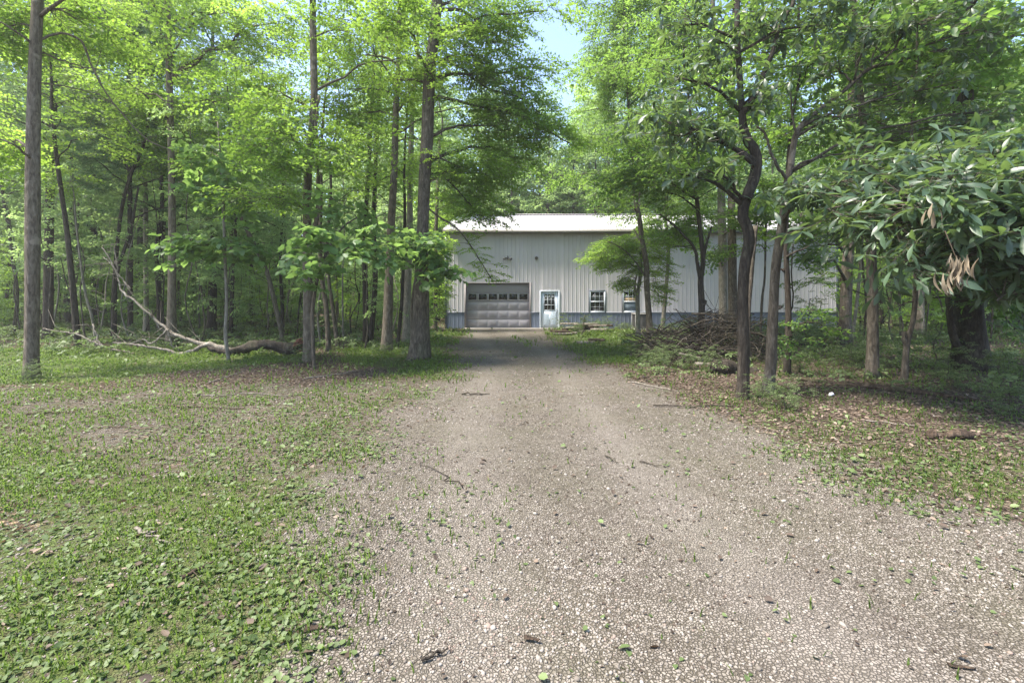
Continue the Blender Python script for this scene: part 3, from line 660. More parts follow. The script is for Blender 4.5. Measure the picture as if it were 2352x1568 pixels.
for q in range(3): mb = MB(); x = wx0+(wx1-wx0-.022)*(q+.5)/3; mb.box(x-.03, x+.05, y1+.008, y1+.0115, wz1-.2, wz1-.08); B(mb, 'notice', PAPER, pd)
mb = MB(); mb.tube([(c_-.06, y1, .98), (c_-.06, y1-.03, .98), (c_-.06, y1-.05, .98), (c_-.06, y1-.07, .98)], [.014, .014, .03, .022], 10); B(mb, 'handle', KNOB, pd, True)
mb = MB(); mb.tube([(c_-.06, y1, 1.12), (c_-.06, y1-.02, 1.12)], [.03, .028], 10); B(mb, 'deadbolt', KNOB, pd, True)
# windows
for k_, (a, c_, zl, zh) in enumerate(WINS):
    we = empty('window'); we.parent = bld; we.location = (a-WX0, 0, zl)
    if k_: we['label'] = 'window with a board and a blue cover inside'
    mb = MB(); f_ = .045
    for bx in ((a-.05, a-.05+.04, zl-.05, zh+.05), (c_+.01, c_+.05, zl-.05, zh+.05), (a-.01, c_+.01, zh+.01, zh+.05), (a-.01, c_+.01, zl-.05, zl-.01)): mb.box(bx[0], bx[1], WY-.04, WY+.01, bx[2], bx[3])
    B(mb, 'trim', M_TRIM, we)
    mb = MB(); zm = (zl+zh)/2
    for bx in ((a-.01, a+f_, zl-.01, zh+.01), (c_-f_, c_+.01, zl-.01, zh+.01), (a+f_, c_-f_, zh-f_, zh+.01), (a+f_, c_-f_, zl-.01, zl+f_), (a+f_, c_-f_, zm-.025, zm+.025)): mb.box(bx[0], bx[1], WY-.028, WY+.03, bx[2], bx[3])
    B(mb, 'frame', M_WHITE, we)
    mb = MB(); mb.box(a+f_, c_-f_, WY+.012, WY+.018, zl+f_, zh-f_); B(mb, 'pane', GLASS, we)
    mb = MB(); wd_ = c_-a-2*f_
    for q in (1, 2): x = a+f_+wd_*q/3; mb.box(x-.008, x+.008, WY+.004, WY+.011, zm+.025, zh-f_)
    zc = (zm+zh)/2; mb.box(a+f_, c_-f_, WY+.003, WY+.010, zc-.008, zc+.008)
    if k_ == 0:
        for q in (1, 2): x = a+f_+wd_*q/3; mb.box(x-.006, x+.006, WY+.006, WY+.011, zl+f_, zm-.025)
        zc = (zm+zl)/2; mb.box(a+f_, c_-f_, WY+.006, WY+.010, zc-.006, zc+.006)
    B(mb, 'muntins', M_WHITE, we)
    if k_ == 1:
        mb = MB(); mb.box(a+f_, c_-f_, WY+.006, WY+.0105, zm+.03, zm+.20); B(mb, 'board', PLY, we)
        mb = MB(); mb.box(a+f_, c_-f_, WY+.002, WY+.0105, zl+f_, zm-.028); B(mb, 'blue_cover', BLUEC, we)
# floodlight above the garage door and a round vent
fx, fz = (1166-CU)/F*WY, H0+(CV-593)/F*WY
fl = empty('floodlight', (fx, WY-.02, fz)); tag(fl, 'small dark twin floodlight fixed high on the wall above the garage door', 'outdoor light')
mb = MB(); mb.tube([(0, 0, .0), (0, -.05, 0)], [.055, .05], 12); mb.tube([(0, -.03, .03), (0, -.03, .12)], [.02, .03], 8); mb.build('mount', LAMP, fl, True)
for sx in (-1, 1):
    mb = MB(); mb.tube([(sx*.03, -.05, -.01), (sx*.09, -.08, .0), (sx*.15, -.13, -.03), (sx*.20, -.20, -.06)], [.018, .035, .055, .07], 12); mb.build('lamp_head', LAMP, fl, True)
vx, vz = (1232-CU)/F*WY, H0+(CV-592)/F*WY
mb = MB(); mb.tube([(0, 0, 0), (0, -.05, 0), (0, -.09, -.03)], [.085, .08, .075], 14); mb.tube([(0, -.09, -.03), (0, -.10, -.035)], [.095, .09], 14)
o = mb.build('wall_vent', LAMP, None, True); o.location = (vx, WY-.02, vz); tag(o, 'small round dark vent on the wall above the white door', 'vent')
# air conditioner
ac = empty('air_conditioner', (7.05, WY-.75, 0)); tag(ac, 'grey outdoor air conditioner with slatted sides against the blue base of the wall', 'air conditioner')
M_AC = metal('ac_casing', (.34, .33, .31), .5, .2); M_ACD = metal('ac_grille', (.07, .07, .068), .6, .1)
mb = MB()
for (a, c_) in ((-.42, -.38), (.38, .42)):
    for (p, q) in ((-.42, -.38), (.38, .42)): mb.box(a, c_, p, q, .05, .84)
mb.box(-.42, .42, -.42, .42, .0, .05); mb.box(-.44, .44, -.44, .44, .84, .88); bevel(mb.build('casing', M_AC, ac), .008)
mb = MB(); mb.box(-.37, .37, -.37, .37, .06, .83)
for q in range(15): z = .08+q*.05; mb.box(-.38, .38, -.40, -.372, z, z+.018); mb.box(-.40, -.372, -.37, .37, z, z+.018)
mb.build('louvers', M_ACD, ac)
mb = MB(); mb.tube([(0, 0, .881), (0, 0, .90)], [.32, .32], 24)
for q in range(8): 
    t = q*pi/8; mb.tube([(-.32*cos(t), -.32*sin(t), .905), (.32*cos(t), .32*sin(t), .905)], .006, 4)
mb.build('fan_guard', M_ACD, ac)

# ------------------------------------------------------------------ NAMED TREES, LEFT OF THE DRIVEWAY
GL = 'trees left of the driveway'; GR = 'trees right of the driveway'
def up(zlo, zhi, n, L, sp=26, **k): return dict(zlo=zlo, zhi=zhi, n=n, L=L, sp=sp, **k)
tree('forest_tree', 'thick straight grey-brown trunk nearest the left edge, with crooked dead limbs', 'tree', GL, 9.3,
     [(72, 868, 39), (74, 700, 38), (76, 500, 38), (76, 350, 36), (79, 200, 34), (83, 80, 32), (86, -40, 30)], B_GREY, L_MAPLE, top=15, seed=1, tone=.6,
     branches=[dict(p=[(80, 108), (94, 92), (137, 77), (185, 92), (205, 137), (239, 205), (280, 260), (338, 321), (393, 345)], w=(9, 3), D=9.2, dD=1.2, n=0, twigs=14),
               dict(p=[(80, 190), (96, 191), (147, 198), (219, 215), (256, 235)], w=(6, 2), D=9.2, dD=.6, twigs=10),
               dict(p=[(82, 118), (96, 120), (137, 137), (191, 154), (239, 160)], w=(8, 3), D=9.3, dD=1, twigs=8),
               dict(p=[(70, 100), (40, 75), (0, 52), (-60, 30)], w=(8, 3), D=9.2, dD=-.5, twigs=5),
               dict(p=[(68, 366), (52, 348), (28, 331), (-30, 310)], w=(9, 4), D=9.2, dD=-.6, twigs=4),
               dict(p=[(84, 60), (92, 30), (126, 20), (160, 24), (180, 36)], w=(6, 2), D=9.2, dD=.4, twigs=5)],
     auto=up(7.5, 14.5, 12, 2.6, 22), blobs=[(20, 330, 60, 60, 10, .8, 40), (200, 60, 150, 60, 10.5, 1.2, 90), (30, 60, 60, 60, 9.5, 1, 60)])
tree('pine_tree', 'dark straight pine trunk just right of and behind the thick left-edge trunk', 'tree', GL, 17.6,
     [(111, 784, 26), (112, 600, 25), (116, 400, 22), (121, 300, 20), (125, 150, 16), (127, -40, 12)], B_DARK, L_PINE, top=19, seed=2, tpls=S_PINE, tone=.5,
     auto=up(6, 18.5, 34, 3.0, 34, s=.45, flat=.14))
tree('pine_tree', 'slim pine with feathery dark needles above the fallen pale branches', 'tree', GL, 19,
     [(300, 776, 14), (299, 560, 13), (298, 380, 12), (296, 200, 10), (295, 60, 8)], B_DARK, L_PINE, top=17, seed=3, tpls=S_PINE, tone=.55,
     auto=up(5.5, 16, 32, 3.4, 36, s=.45, flat=.12))
tree('forest_tree', 'dark slender trunk curving up to the left, second from the thick left-edge trunk', 'tree', GL, 15,
     [(180, 801, 19), (171, 699, 17), (161, 596, 15), (154, 528, 14), (144, 459, 13), (130, 359, 11), (120, 256, 9)], B_DARK, L_MAPLE, top=11, seed=4,
     branches=[dict(p=[(172, 690), (150, 640), (140, 590)], w=(5, 2), D=15)], auto=up(6, 10.5, 9, 2.6, 24))
tree('sapling', 'thin pale bent stem rising from the tips of the fallen branches', 'sapling', GL, 15.6,
     [(223, 797, 8), (212, 730, 7), (198, 680, 7), (188, 620, 6), (176, 520, 5), (170, 440, 4)], B_PALE, L_MAPLE, seed=5, blobs=[(160, 420, 40, 40, 15.6, .6, 26)])
tree('forest_tree', 'dark trunk with two forked stems making a V left of the pale trunk', 'tree', GL, 17.6,
     [(262, 784, 15), (262, 700, 14), (264, 640, 13), (270, 560, 10), (277, 500, 9), (286, 450, 9), (303, 396, 8), (330, 335, 7), (345, 250, 5)], B_DARK, L_MAPLE, top=10, seed=6,
     branches=[dict(p=[(263, 640), (280, 590), (301, 528), (311, 470), (318, 430)], w=(11, 5), D=17.6), dict(p=[(303, 396), (280, 370), (256, 349), (240, 300)], w=(7, 3), D=17.6)], auto=up(6.5, 10, 10, 2.4, 26))
tree('forest_tree', 'pale grey trunk with patchy bark, right of the V-forked stems', 'tree', GL, 21,
     [(336, 767, 17), (336, 700, 13), (335, 528, 12), (334, 444, 12), (330, 376, 11), (326, 300, 10), (322, 150, 8)], B_PALE, L_MAPLE, top=17, seed=7, auto=up(7.5, 16.5, 13, 3, 28))
tree('dead_tree', 'broken-topped dark snag close behind the tall grey-brown trunk', 'dead tree', GL, 24,
     [(372, 756, 12), (371, 630, 11), (374, 560, 11), (377, 508, 10)], B_DARK, L_MAPLE, seed=8, flare=1.2, branches=[dict(p=[(372, 560), (345, 570), (325, 580)], w=(3, 1), D=24, twigs=2)])
tree('forest_tree', 'tall straight grey-brown trunk with a swollen foot behind the fallen branches', 'tree', GL, 15.8,
     [(394, 795, 26), (395, 698, 20), (396, 596, 19), (395, 459, 18), (393, 342, 17), (389, 170, 16), (383, -20, 14)], B_GREY, L_MAPLE, top=18, seed=9, flare=1.5, tone=.65,
     branches=[dict(p=[(388, 130), (440, 60), (500, 30), (560, 40)], w=(5, 2), D=15.5, n=40)], auto=up(6.3, 17, 18, 3.3, 34), blobs=[(640, 50, 90, 60, 14.5, 1.2, 90), (560, 90, 60, 60, 15, 1, 50)])
tree('sapling', 'thin pale sapling standing in front of the fallen log', 'sapling', GL, 12,
     [(527, 828, 9), (518, 767, 9), (521, 699, 8), (517, 596, 8), (514, 494, 7), (508, 380, 5), (500, 280, 3)], B_PALE, L_BROAD, seed=10, flare=1.1, tpls=S_BROAD, tone=.6,
     blobs=[(455, 560, 60, 35, 11.8, .5, 34), (560, 560, 50, 40, 11.8, .5, 26), (520, 440, 70, 40, 12, .8, 34), (470, 350, 60, 40, 12, .8, 30)])
tree('forest_tree', 'slender trunk with white peeling foot leaning up to the left behind the fallen log', 'tree', GL, 17,
     [(650, 787, 12), (646, 760, 11), (636, 716, 12), (615, 630, 11), (588, 569, 10), (564, 521, 10), (545, 480, 8), (520, 420, 6), (505, 350, 5)], B_BROWN, L_MAPLE, top=9.5, seed=11,
     branches=[dict(p=[(560, 515), (572, 470), (575, 430)], w=(6, 4), D=17)], auto=up(5, 9, 9, 2.4, 26))
for i, (pts, D, lab, bk) in enumerate([
    ([(530, 760, 15), (531, 690, 14), (533, 596, 13), (536, 470, 12), (538, 340, 10)], 23, 'dark trunk deep in the woods between the thin pale sapling and the leaning slender trunk', B_DARK),
    ([(471, 725, 11), (470, 650, 11), (468, 589, 10), (466, 440, 9)], 32, 'dark far trunk left of the thin pale sapling', B_DARK),
    ([(577, 743, 10), (577, 680, 10), (577, 630, 9), (578, 480, 8)], 30, 'narrow dark far trunk right of the leaning slender trunk foot', B_DARK),
    ([(217, 738, 18), (216, 620, 17), (215, 459, 16), (213, 300, 14)], 28, 'dark trunk deep in the woods behind the curved slender stems', B_DARK),
    ([(30, 760, 11), (40, 680, 10), (30, 600, 10), (20, 520, 9), (10, 470, 8)], 21, 'thin leaning stem left of the thick left-edge trunk', B_BROWN)]):
    tree('forest_tree', lab, 'tree', GL, D, pts, bk, L_FAR, top=15, seed=20+i, tpls=S_OVAL, auto=up(4.2, 14, 12, 3.2, 22))
tree('forest_tree', 'straight trunk beside the broken end of the fallen log', 'tree', GL, 12,
     [(708, 828, 24), (707, 698, 22), (706, 560, 21), (706, 444, 20), (712, 350, 18), (720, 250, 16), (722, 215, 16), (720, 100, 16), (718, -30, 15)], B_GREY, L_MAPLE, top=15, seed=12, tone=.6,
     branches=[dict(p=[(710, 560), (720, 530), (730, 490), (731, 440), (730, 350), (726, 290), (732, 220)], w=(14, 6), D=11.9, n=0, twigs=4),
               dict(p=[(720, 80), (760, 70), (800, 75)], w=(4, 2), D=11.8, n=8)],
     blobs=[(640, 300, 120, 60, 11, 1.2, 80), (700, 360, 120, 45, 10.6, .9, 70), (590, 200, 130, 60, 11.5, 1.2, 70), (800, 330, 90, 60, 11.8, .9, 50), (620, 450, 90, 40, 11.4, .9, 36)], auto=up(7.5, 14.5, 10, 2.9, 24))
tree('redbud_tree', 'small broad-leaved tree hanging big soft leaves between the log trunk and the driveway trunk', 'tree', GL, 10.8,
     [(722, 822, 9), (718, 740, 9), (722, 680, 8), (735, 620, 7), (760, 560, 6), (790, 520, 4), (820, 500, 3)], B_BROWN, L_BROAD, seed=13, tpls=S_BROAD, tone=.75,
     blobs=[(750, 570, 95, 55, 10, .9, 17, dict(keep=True)), (860, 560, 90, 45, 10.4, .9, 13, dict(keep=True)), (715, 620, 40, 45, 9.8, .5, 8, dict(keep=True)), (800, 480, 110, 45, 10.8, 1, 14, dict(keep=True))])
tree('redbud_tree', 'low broad-leaved young tree wrapping big leaves round the driveway trunk', 'tree', GL, 12.8,
     [(948, 818, 8), (946, 720, 7), (955, 640, 7), (975, 580, 6), (1000, 545, 4)], B_BROWN, L_BROAD, seed=14, tpls=S_BROAD, tone=.75,
     blobs=[(985, 575, 60, 50, 11.5, .7, 13, dict(keep=True)), (1015, 620, 35, 28, 11.3, .4, 9, dict(keep=True)), (930, 560, 50, 35, 11.8, .6, 10, dict(keep=True))])
for i, (pts, D, lab, bk, wtop) in enumerate([
    ([(755, 808, 13), (753, 760, 12), (749, 700, 12), (741, 650, 11), (735, 560, 9), (738, 450, 8)], 14.3, 'left stem of the two thin stems crossing behind the broad-leaved small tree', B_BROWN, 9),
    ([(777, 800, 10), (770, 750, 9), (762, 690, 9), (755, 640, 8), (752, 560, 7), (760, 440, 6)], 15.2, 'right, thinner and more slanted stem of the two behind the broad-leaved small tree', B_BROWN, 9),
    ([(840, 793, 14), (840, 720, 13), (839, 650, 13), (838, 560, 12), (842, 460, 11), (850, 330, 9)], 16.2, 'dark upright stem, left one of the close pair midway between log and driveway', B_DARK, 14),
    ([(849, 788, 14), (856, 730, 13), (861, 670, 12), (862, 600, 12), (858, 520, 11), (862, 400, 9)], 16.8, 'dark leaning stem, right one of the close pair midway between log and driveway', B_DARK, 14),
    ([(912, 797, 8), (918, 750, 9), (923, 690, 9), (926, 620, 8), (930, 500, 7)], 15.6, 'thin dark stem just left of the pale round trunk behind the driveway trunk', B_DARK, 9)]):
    tree('forest_tree', lab, 'tree', GL, D, pts, bk, L_MAPLE, top=wtop, seed=30+i, auto=up(4.8, wtop-.6, 5, 1.7, 16, hi=.1, az=(1.8, 4.2)))
tree('forest_tree', 'tall grey-green trunk third from the driveway on the left', 'tree', GL, 14,
     [(887, 808, 25), (891, 720, 22), (895, 600, 20), (899, 512, 18), (906, 376, 16), (910, 239, 14), (915, 150, 12), (917, 60, 10), (918, -30, 9)], B_GREY, L_MAPLE, top=14, seed=15, tone=.6,
     branches=[dict(p=[(908, 260), (925, 240), (950, 200), (985, 160)], w=(8, 3), D=14, n=20), dict(p=[(908, 215), (860, 205), (800, 205)], w=(5, 2), D=14, n=20),
               dict(p=[(905, 330), (930, 318), (960, 320)], w=(4, 2), D=14, n=10)], blobs=[(820, 130, 110, 70, 14.4, 1, 70), (840, 260, 80, 60, 14.6, 1, 40), (930, 60, 90, 60, 15, 1, 40)], auto=up(7, 13.5, 9, 2.4, 20, hi=.1))
tree('forest_tree', 'pale smooth round trunk just behind and left of the driveway trunk', 'tree', GL, 17.8,
     [(934, 783, 21), (935, 700, 18), (938, 600, 17), (941, 512, 15), (942, 410, 13), (948, 239, 10), (957, 171, 8), (960, 60, 6)], B_PALE, L_MAPLE, top=13.5, seed=16,
     auto=up(7, 13, 6, 2.0, 15, hi=.08, az=(1.8, 4.2)))
tree('oak_tree', 'largest straight trunk beside the left edge of the gravel driveway', 'tree', GL, 12.3,
     [(963, 826, 42), (965, 760, 37), (967, 680, 34), (969, 600, 31), (972, 512, 28), (976, 400, 28), (982, 300, 27), (987, 171, 27), (995, 100, 26), (1004, 0, 24), (1008, -60, 22)], B_BROWN, L_MAPLE, top=15.5, seed=17, flare=1.45, tone=.62, k=18,
     branches=[dict(p=[(990, 182), (1002, 181), (1036, 171), (1091, 171), (1160, 167), (1200, 154), (1245, 160)], w=(9, 3), D=12.2, dD=.8, n=44, s=.3, st=.15),
               dict(p=[(985, 225), (998, 222), (1050, 232), (1105, 246), (1186, 263), (1245, 294), (1310, 330)], w=(9, 3), D=12.2, dD=1, n=80, s=.32, st=.2),
               dict(p=[(986, 140), (1000, 135), (1057, 154), (1091, 184), (1125, 205), (1193, 225), (1240, 260)], w=(6, 3), D=12.2, dD=1, n=80, s=.3, st=.2),
               dict(p=[(998, 80), (1010, 70), (1050, 62), (1084, 55), (1108, 38), (1176, 32), (1258, 24)], w=(9, 3), D=12.0, dD=-.4, n=30, s=.25, st=.3),
               dict(p=[(1000, 20), (1060, 25), (1110, 60), (1150, 90), (1190, 110)], w=(9, 3), D=12.2, dD=.8, n=46, s=.3),
               dict(p=[(978, 190), (955, 184), (918, 184), (880, 180)], w=(8, 3), D=12.2, dD=.5, n=24, s=.3),
               dict(p=[(975, 350), (1000, 360), (1030, 372), (1060, 385)], w=(5, 2), D=12.2, dD=.5, n=34, s=.3),
               dict(p=[(975, 405), (1010, 400), (1045, 430), (1080, 470), (1110, 500)], w=(6, 2), D=12.4, dD=1.5, n=70, s=.3, st=.2),
               dict(p=[(972, 470), (1010, 500), (1050, 525), (1085, 570), (1110, 610), (1128, 640)], w=(5, 2), D=12.4, dD=.8, n=30, s=.14, st=.45, flat=.6, sc=(.35, .55))],
     blobs=[(1060, 60, 110, 60, 12, 1.2, 60), (1100, 130, 100, 50, 12.5, 1.2, 50), (1140, 290, 110, 50, 13, 1.2, 60), (920, 40, 90, 50, 10.5, .9, 50), (1100, 400, 80, 50, 13.5, 1.2, 60), (1170, 350, 90, 45, 14, 1.2, 50)],
     auto=up(9.6, 15, 12, 3.4, 24))
tree('forest_tree', 'thin tree with pale airy leaves beside the left corner of the metal building', 'tree', GL, 23.3,
     [(1000, 760, 9), (1000, 640, 9), (1002, 520, 8), (1006, 420, 7), (1010, 330, 6)], B_BROWN, L_MAPLE, top=13, seed=18, tone=.7,
     auto=up(2.2, 8, 6, 1.2, 18, s=.4, hi=.1), blobs=[(1035, 470, 36, 46, 23, .6, 34, dict(keep=True)), (1015, 560, 20, 50, 23, .5, 28, dict(keep=True)), (1010, 660, 14, 60, 23, .6, 30, dict(keep=True))])

# ------------------------------------------------------------------ NAMED TREES, RIGHT OF THE DRIVEWAY
tree('forest_tree', 'slim dark tree in front of the second window, left of the brush pile', 'tree', GR, 18.6,
     [(1494, 779, 17), (1491, 730, 14), (1485, 651, 14), (1485, 612, 14), (1475, 555, 12), (1468, 500, 11), (1459, 455, 10), (1452, 380, 9), (1446, 280, 7)], B_BROWN, L_DARK, top=17.5, seed=50, tone=.65,
     branches=[dict(p=[(1486, 640), (1450, 590), (1420, 565), (1395, 555)], w=(4, 2), D=18.4, n=10, twigs=3)], auto=up(6.2, 17, 26, 3.2, 40), blobs=[(1400, 455, 60, 35, 18, 1, 60), (1400, 200, 60, 120, 19, 1.5, 110), (1410, 60, 60, 70, 19, 1.5, 70)])
tree('sapling', 'thin twin-stemmed sapling with a bright green airy crown before the wall', 'sapling', GR, 20,
     [(1466, 771, 11), (1465, 720, 10), (1464, 678, 9), (1470, 637, 8), (1472, 574, 7), (1466, 545, 5), (1455, 525, 3)], B_PALE, L_MAPLE, seed=51, tone=.75, tpls=S_FINE,
     branches=[dict(p=[(1466, 700), (1458, 660), (1462, 630)], w=(6, 4), D=19.9)],
     blobs=[(1385, 590, 50, 22, 19.5, .9, 60, dict(keep=True)), (1420, 560, 50, 26, 19.5, .9, 90, dict(keep=True)), (1450, 610, 60, 26, 19.5, .9, 60, dict(keep=True)), (1495, 560, 45, 40, 20, .9, 80, dict(keep=True)), (1440, 645, 30, 14, 19.6, .5, 20, dict(keep=True)), (1510, 640, 30, 60, 20, .7, 50, dict(keep=True, t=-.2))])
tree('forest_tree', 'thin pale stem forking near the eave, between the slim dark tree and the brush pile', 'tree', GR, 22,
     [(1520, 764, 10), (1526, 705, 9), (1534, 610, 8), (1535, 541, 8), (1528, 508, 7), (1528, 430, 6), (1524, 330, 5)], B_PALE, L_MAPLE, top=18, seed=52, tone=.6,
     branches=[dict(p=[(1534, 545), (1555, 515), (1580, 500)], w=(5, 2), D=22, n=8)], auto=up(5.2, 17.5, 26, 3.4, 36), blobs=[(1570, 545, 50, 30, 21.5, .9, 60, dict(keep=True)), (1525, 520, 60, 30, 21.5, .9, 50, dict(keep=True)), (1600, 500, 70, 30, 20, .9, 50, dict(keep=True))])
tree('forest_tree', 'dark three-forked tree rising through the left half of the brush pile', 'tree', GR, 13.3,
     [(1609, 817, 16), (1611, 740, 15), (1612, 703, 15), (1609, 643, 14), (1615, 599, 12), (1610, 543, 11), (1603, 483, 10), (1597, 431, 9), (1590, 340, 8), (1584, 240, 6)], B_DARK, L_DARK, top=10.5, seed=53, tone=.5,
     branches=[dict(p=[(1609, 640), (1602, 610), (1597, 575), (1575, 545), (1545, 515), (1515, 492)], w=(10, 4), D=13.2, n=10), dict(p=[(1614, 600), (1621, 565), (1628, 540), (1635, 520)], w=(8, 4), D=13.3, n=0, twigs=3),
               dict(p=[(1616, 706), (1622, 690)], w=(9, 7), D=13.25, twigs=0), dict(p=[(1603, 480), (1560, 450), (1520, 440)], w=(5, 2), D=13.2, n=24)],
     auto=up(4.6, 10, 13, 2.5, 30), blobs=[(1500, 400, 90, 40, 12.5, 1.1, 44), (1600, 400, 90, 36, 12.5, 1.1, 40), (1480, 320, 100, 50, 12.5, 1.1, 44), (1430, 400, 70, 36, 13, 1.1, 34)])
tree('forest_tree', 'wide pale grey trunk behind the brush pile, left of its dark neighbour', 'tree', GR, 17.6,
     [(1661, 775, 24), (1661, 723, 22), (1660, 640, 20), (1659, 560, 20), (1657, 480, 18), (1655, 300, 16), (1650, 150, 13)], B_PALE, L_DARK, top=18, seed=54, auto=up(6.6, 17, 14, 3.2, 28), blobs=[(1720, 500, 80, 34, 16, 1, 60, dict(keep=True)), (1640, 570, 40, 20, 16, .6, 16, dict(keep=True))])
tree('forest_tree', 'wide mossy dark trunk behind the brush pile, touching the dark crooked near trunk', 'tree', GR, 16.8,
     [(1685, 785, 24), (1684, 723, 22), (1682, 640, 21), (1681, 560, 20), (1680, 480, 18), (1680, 300, 16), (1682, 150, 13)], B_BROWN, L_DARK, top=18, seed=55, auto=up(6.6, 17, 14, 3.2, 28))
MAGX = [dict()]
tree('magnolia_tree', 'dark crooked near trunk that bends and forks, left of the near right-hand pair', 'tree', GR, 7.4,
     [(1705, 916, 28), (1707, 850, 27), (1707, 783, 27), (1706, 683, 27), (1711, 607, 27), (1721, 555, 27), (1716, 523, 26), (1705, 495, 25), (1714, 455, 25), (1731, 415, 26), (1738, 383, 26), (1735, 347, 25), (1717, 323, 24), (1706, 287, 21), (1704, 254, 18), (1701, 219, 15), (1697, 153, 14), (1693, 82, 13), (1693, 14, 12), (1694, -60, 11)],
     B_DARK, L_MAG, top=13, seed=56, tpls=S_WHS, tone=.45, lump=.07, k=14,
     branches=[dict(p=[(1706, 262), (1720, 243), (1739, 208), (1758, 160), (1777, 109), (1794, 55), (1821, 8), (1835, -40)], w=(15, 9), D=7.35, n=30, s=.4),
               dict(p=[(1700, 290), (1640, 295), (1590, 305), (1540, 320)], w=(5, 2), D=7.3, dD=-.4, n=36, s=.3), dict(p=[(1712, 470), (1690, 440), (1668, 425)], w=(5, 3), D=7.3, n=0, twigs=2)],
     blobs=[(1560, 180, 100, 60, 7, .6, 60), (1480, 270, 90, 60, 6.9, .6, 56), (1590, 300, 90, 50, 6.8, .6, 50), (1640, 90, 90, 60, 7.2, .6, 60), (1620, 390, 70, 28, 6.8, .4, 22), (1530, 60, 60, 50, 7.6, .5, 40), (1760, 200, 70, 60, 7, .5, 36), (1780, 60, 80, 50, 7.4, .6, 50), (1900, 60, 90, 60, 7.4, .6, 50), (1560, 400, 50, 24, 7, .4, 12)],
     auto=up(7, 12.8, 12, 2.8, 24))
tree('magnolia_tree', 'near grey-brown trunk with a knobbly stub, its long limb reaching right', 'tree', GR, 7.8,
     [(1761, 905, 30), (1769, 850, 26), (1771, 824, 26), (1775, 723, 25), (1781, 623, 23), (1791, 551, 22), (1801, 483, 20), (1807, 423, 18), (1816, 383, 17), (1821, 342, 16), (1829, 309, 15), (1849, 279, 13), (1881, 254, 12), (1903, 235, 11), (1940, 208, 11), (1996, 159, 10), (2057, 144, 9), (2118, 124, 8), (2180, 112, 8), (2241, 93, 7), (2350, 81, 6), (2440, 70, 5)],
     B_BROWN, L_MAG, seed=57, tpls=S_WHS, tone=.5, flare=1.3, k=14,
     branches=[dict(p=[(1829, 312), (1822, 280), (1818, 246), (1812, 200)], w=(6, 4), D=7.7, twigs=4, n=8, free=1), dict(p=[(1903, 240), (1955, 230), (2009, 220), (2045, 200), (2106, 183)], w=(6, 3), D=7.8, twigs=6, n=22, free=1),
               dict(p=[(1812, 395), (1838, 376), (1887, 361), (1984, 342), (2057, 315), (2106, 295), (2204, 286)], w=(7, 3), D=7.7, twigs=6, n=26), dict(p=[(1795, 540), (1850, 520), (1900, 505)], w=(5, 2), D=7.6, n=0, twigs=4),
               dict(p=[(1805, 410), (1785, 380), (1769, 345), (1760, 315), (1751, 301), (1738, 290)], w=(9, 5), D=7.7, twigs=3), dict(p=[(1777, 716), (1788, 708), (1795, 706)], w=(13, 9), D=7.75, twigs=0),
               dict(p=[(2000, 157), (2005, 125), (2030, 80), (2080, 40)], w=(5, 3), D=7.7, n=20, free=1)],
     blobs=[(2000, 60, 130, 50, 7.2, .6, 60), (2150, 40, 120, 50, 7.2, .6, 60), (1980, 260, 110, 50, 7.4, .5, 40), (2150, 200, 120, 50, 7.2, .6, 50), (1900, 420, 80, 40, 7, .5, 40), (1840, 440, 50, 30, 6.8, .3, 26), (2290, 60, 80, 60, 7, .6, 40), (2260, 260, 90, 50, 7.2, .5, 40), (1880, 150, 60, 60, 8, .5, 30)])
tree('forest_tree', 'dark knobbly stem close behind and right of the near grey-brown trunk', 'tree', GR, 9.6,
     [(1807, 866, 17), (1810, 800, 17), (1811, 743, 16), (1809, 663, 15), (1806, 600, 13), (1805, 540, 13), (1806, 470, 11), (1808, 400, 9), (1815, 300, 7)], B_DARK, L_DARK, top=9, seed=58, tpls=S_OVAL,
     branches=[dict(p=[(1806, 592), (1815, 585), (1855, 568), (1895, 563), (1931, 560), (1960, 545)], w=(7, 3), D=9.5, twigs=4), dict(p=[(1802, 625), (1794, 618)], w=(9, 7), D=9.6, twigs=0), dict(p=[(1808, 720), (1822, 700), (1818, 620), (1822, 560)], w=(4, 3), D=9.6, twigs=2)],
     auto=up(4.6, 8.6, 8, 2, 20), blobs=[(1820, 770, 50, 60, 9, .5, 9, dict(keep=True, sc=(.35, .6), t=-.15)), (1880, 740, 40, 40, 9.2, .5, 8, dict(keep=True, sc=(.35, .6), t=-.15))])
tree('dead_tree', 'leaning broken stub close behind the dark crooked near trunk', 'dead tree', GR, 10.4,
     [(1718, 800, 12), (1719, 720, 11), (1724, 650, 11), (1729, 590, 11), (1736, 519, 11)], B_BROWN, L_DARK, seed=59, flare=1.2)
tree('sapling', 'very thin stem against the wall between the two near trunks', 'sapling', GR, 15.5,
     [(1746, 760, 6), (1750, 690, 6), (1756, 640, 5), (1758, 560, 5), (1758, 500, 4), (1752, 420, 3)], B_BROWN, L_MAPLE, seed=60, blobs=[(1745, 470, 30, 30, 15, .5, 20, dict(keep=True)), (1740, 560, 24, 20, 15, .4, 8, dict(keep=True))])
tree('oak_tree', 'thick mossy trunk standing at the right end of the metal building', 'tree', GR, 14.9,
     [(1938, 800, 34), (1941, 750, 30), (1942, 703, 28), (1945, 623, 27), (1950, 543, 26), (1953, 450, 24), (1955, 300, 22), (1958, 150, 20), (1960, -30, 18)], B_BROWN, L_DARK, top=17, seed=61, flare=1.4,
     branches=[dict(p=[(1940, 640), (1905, 625), (1880, 640), (1855, 650)], w=(3, 1), D=14.8, n=14, s=.2, sc=(.4, .7))], blobs=[(1870, 520, 60, 40, 13.5, .8, 60, dict(keep=True)), (1880, 590, 40, 22, 13.5, .5, 16, dict(keep=True))], auto=up(5.6, 16, 18, 3.4, 32))
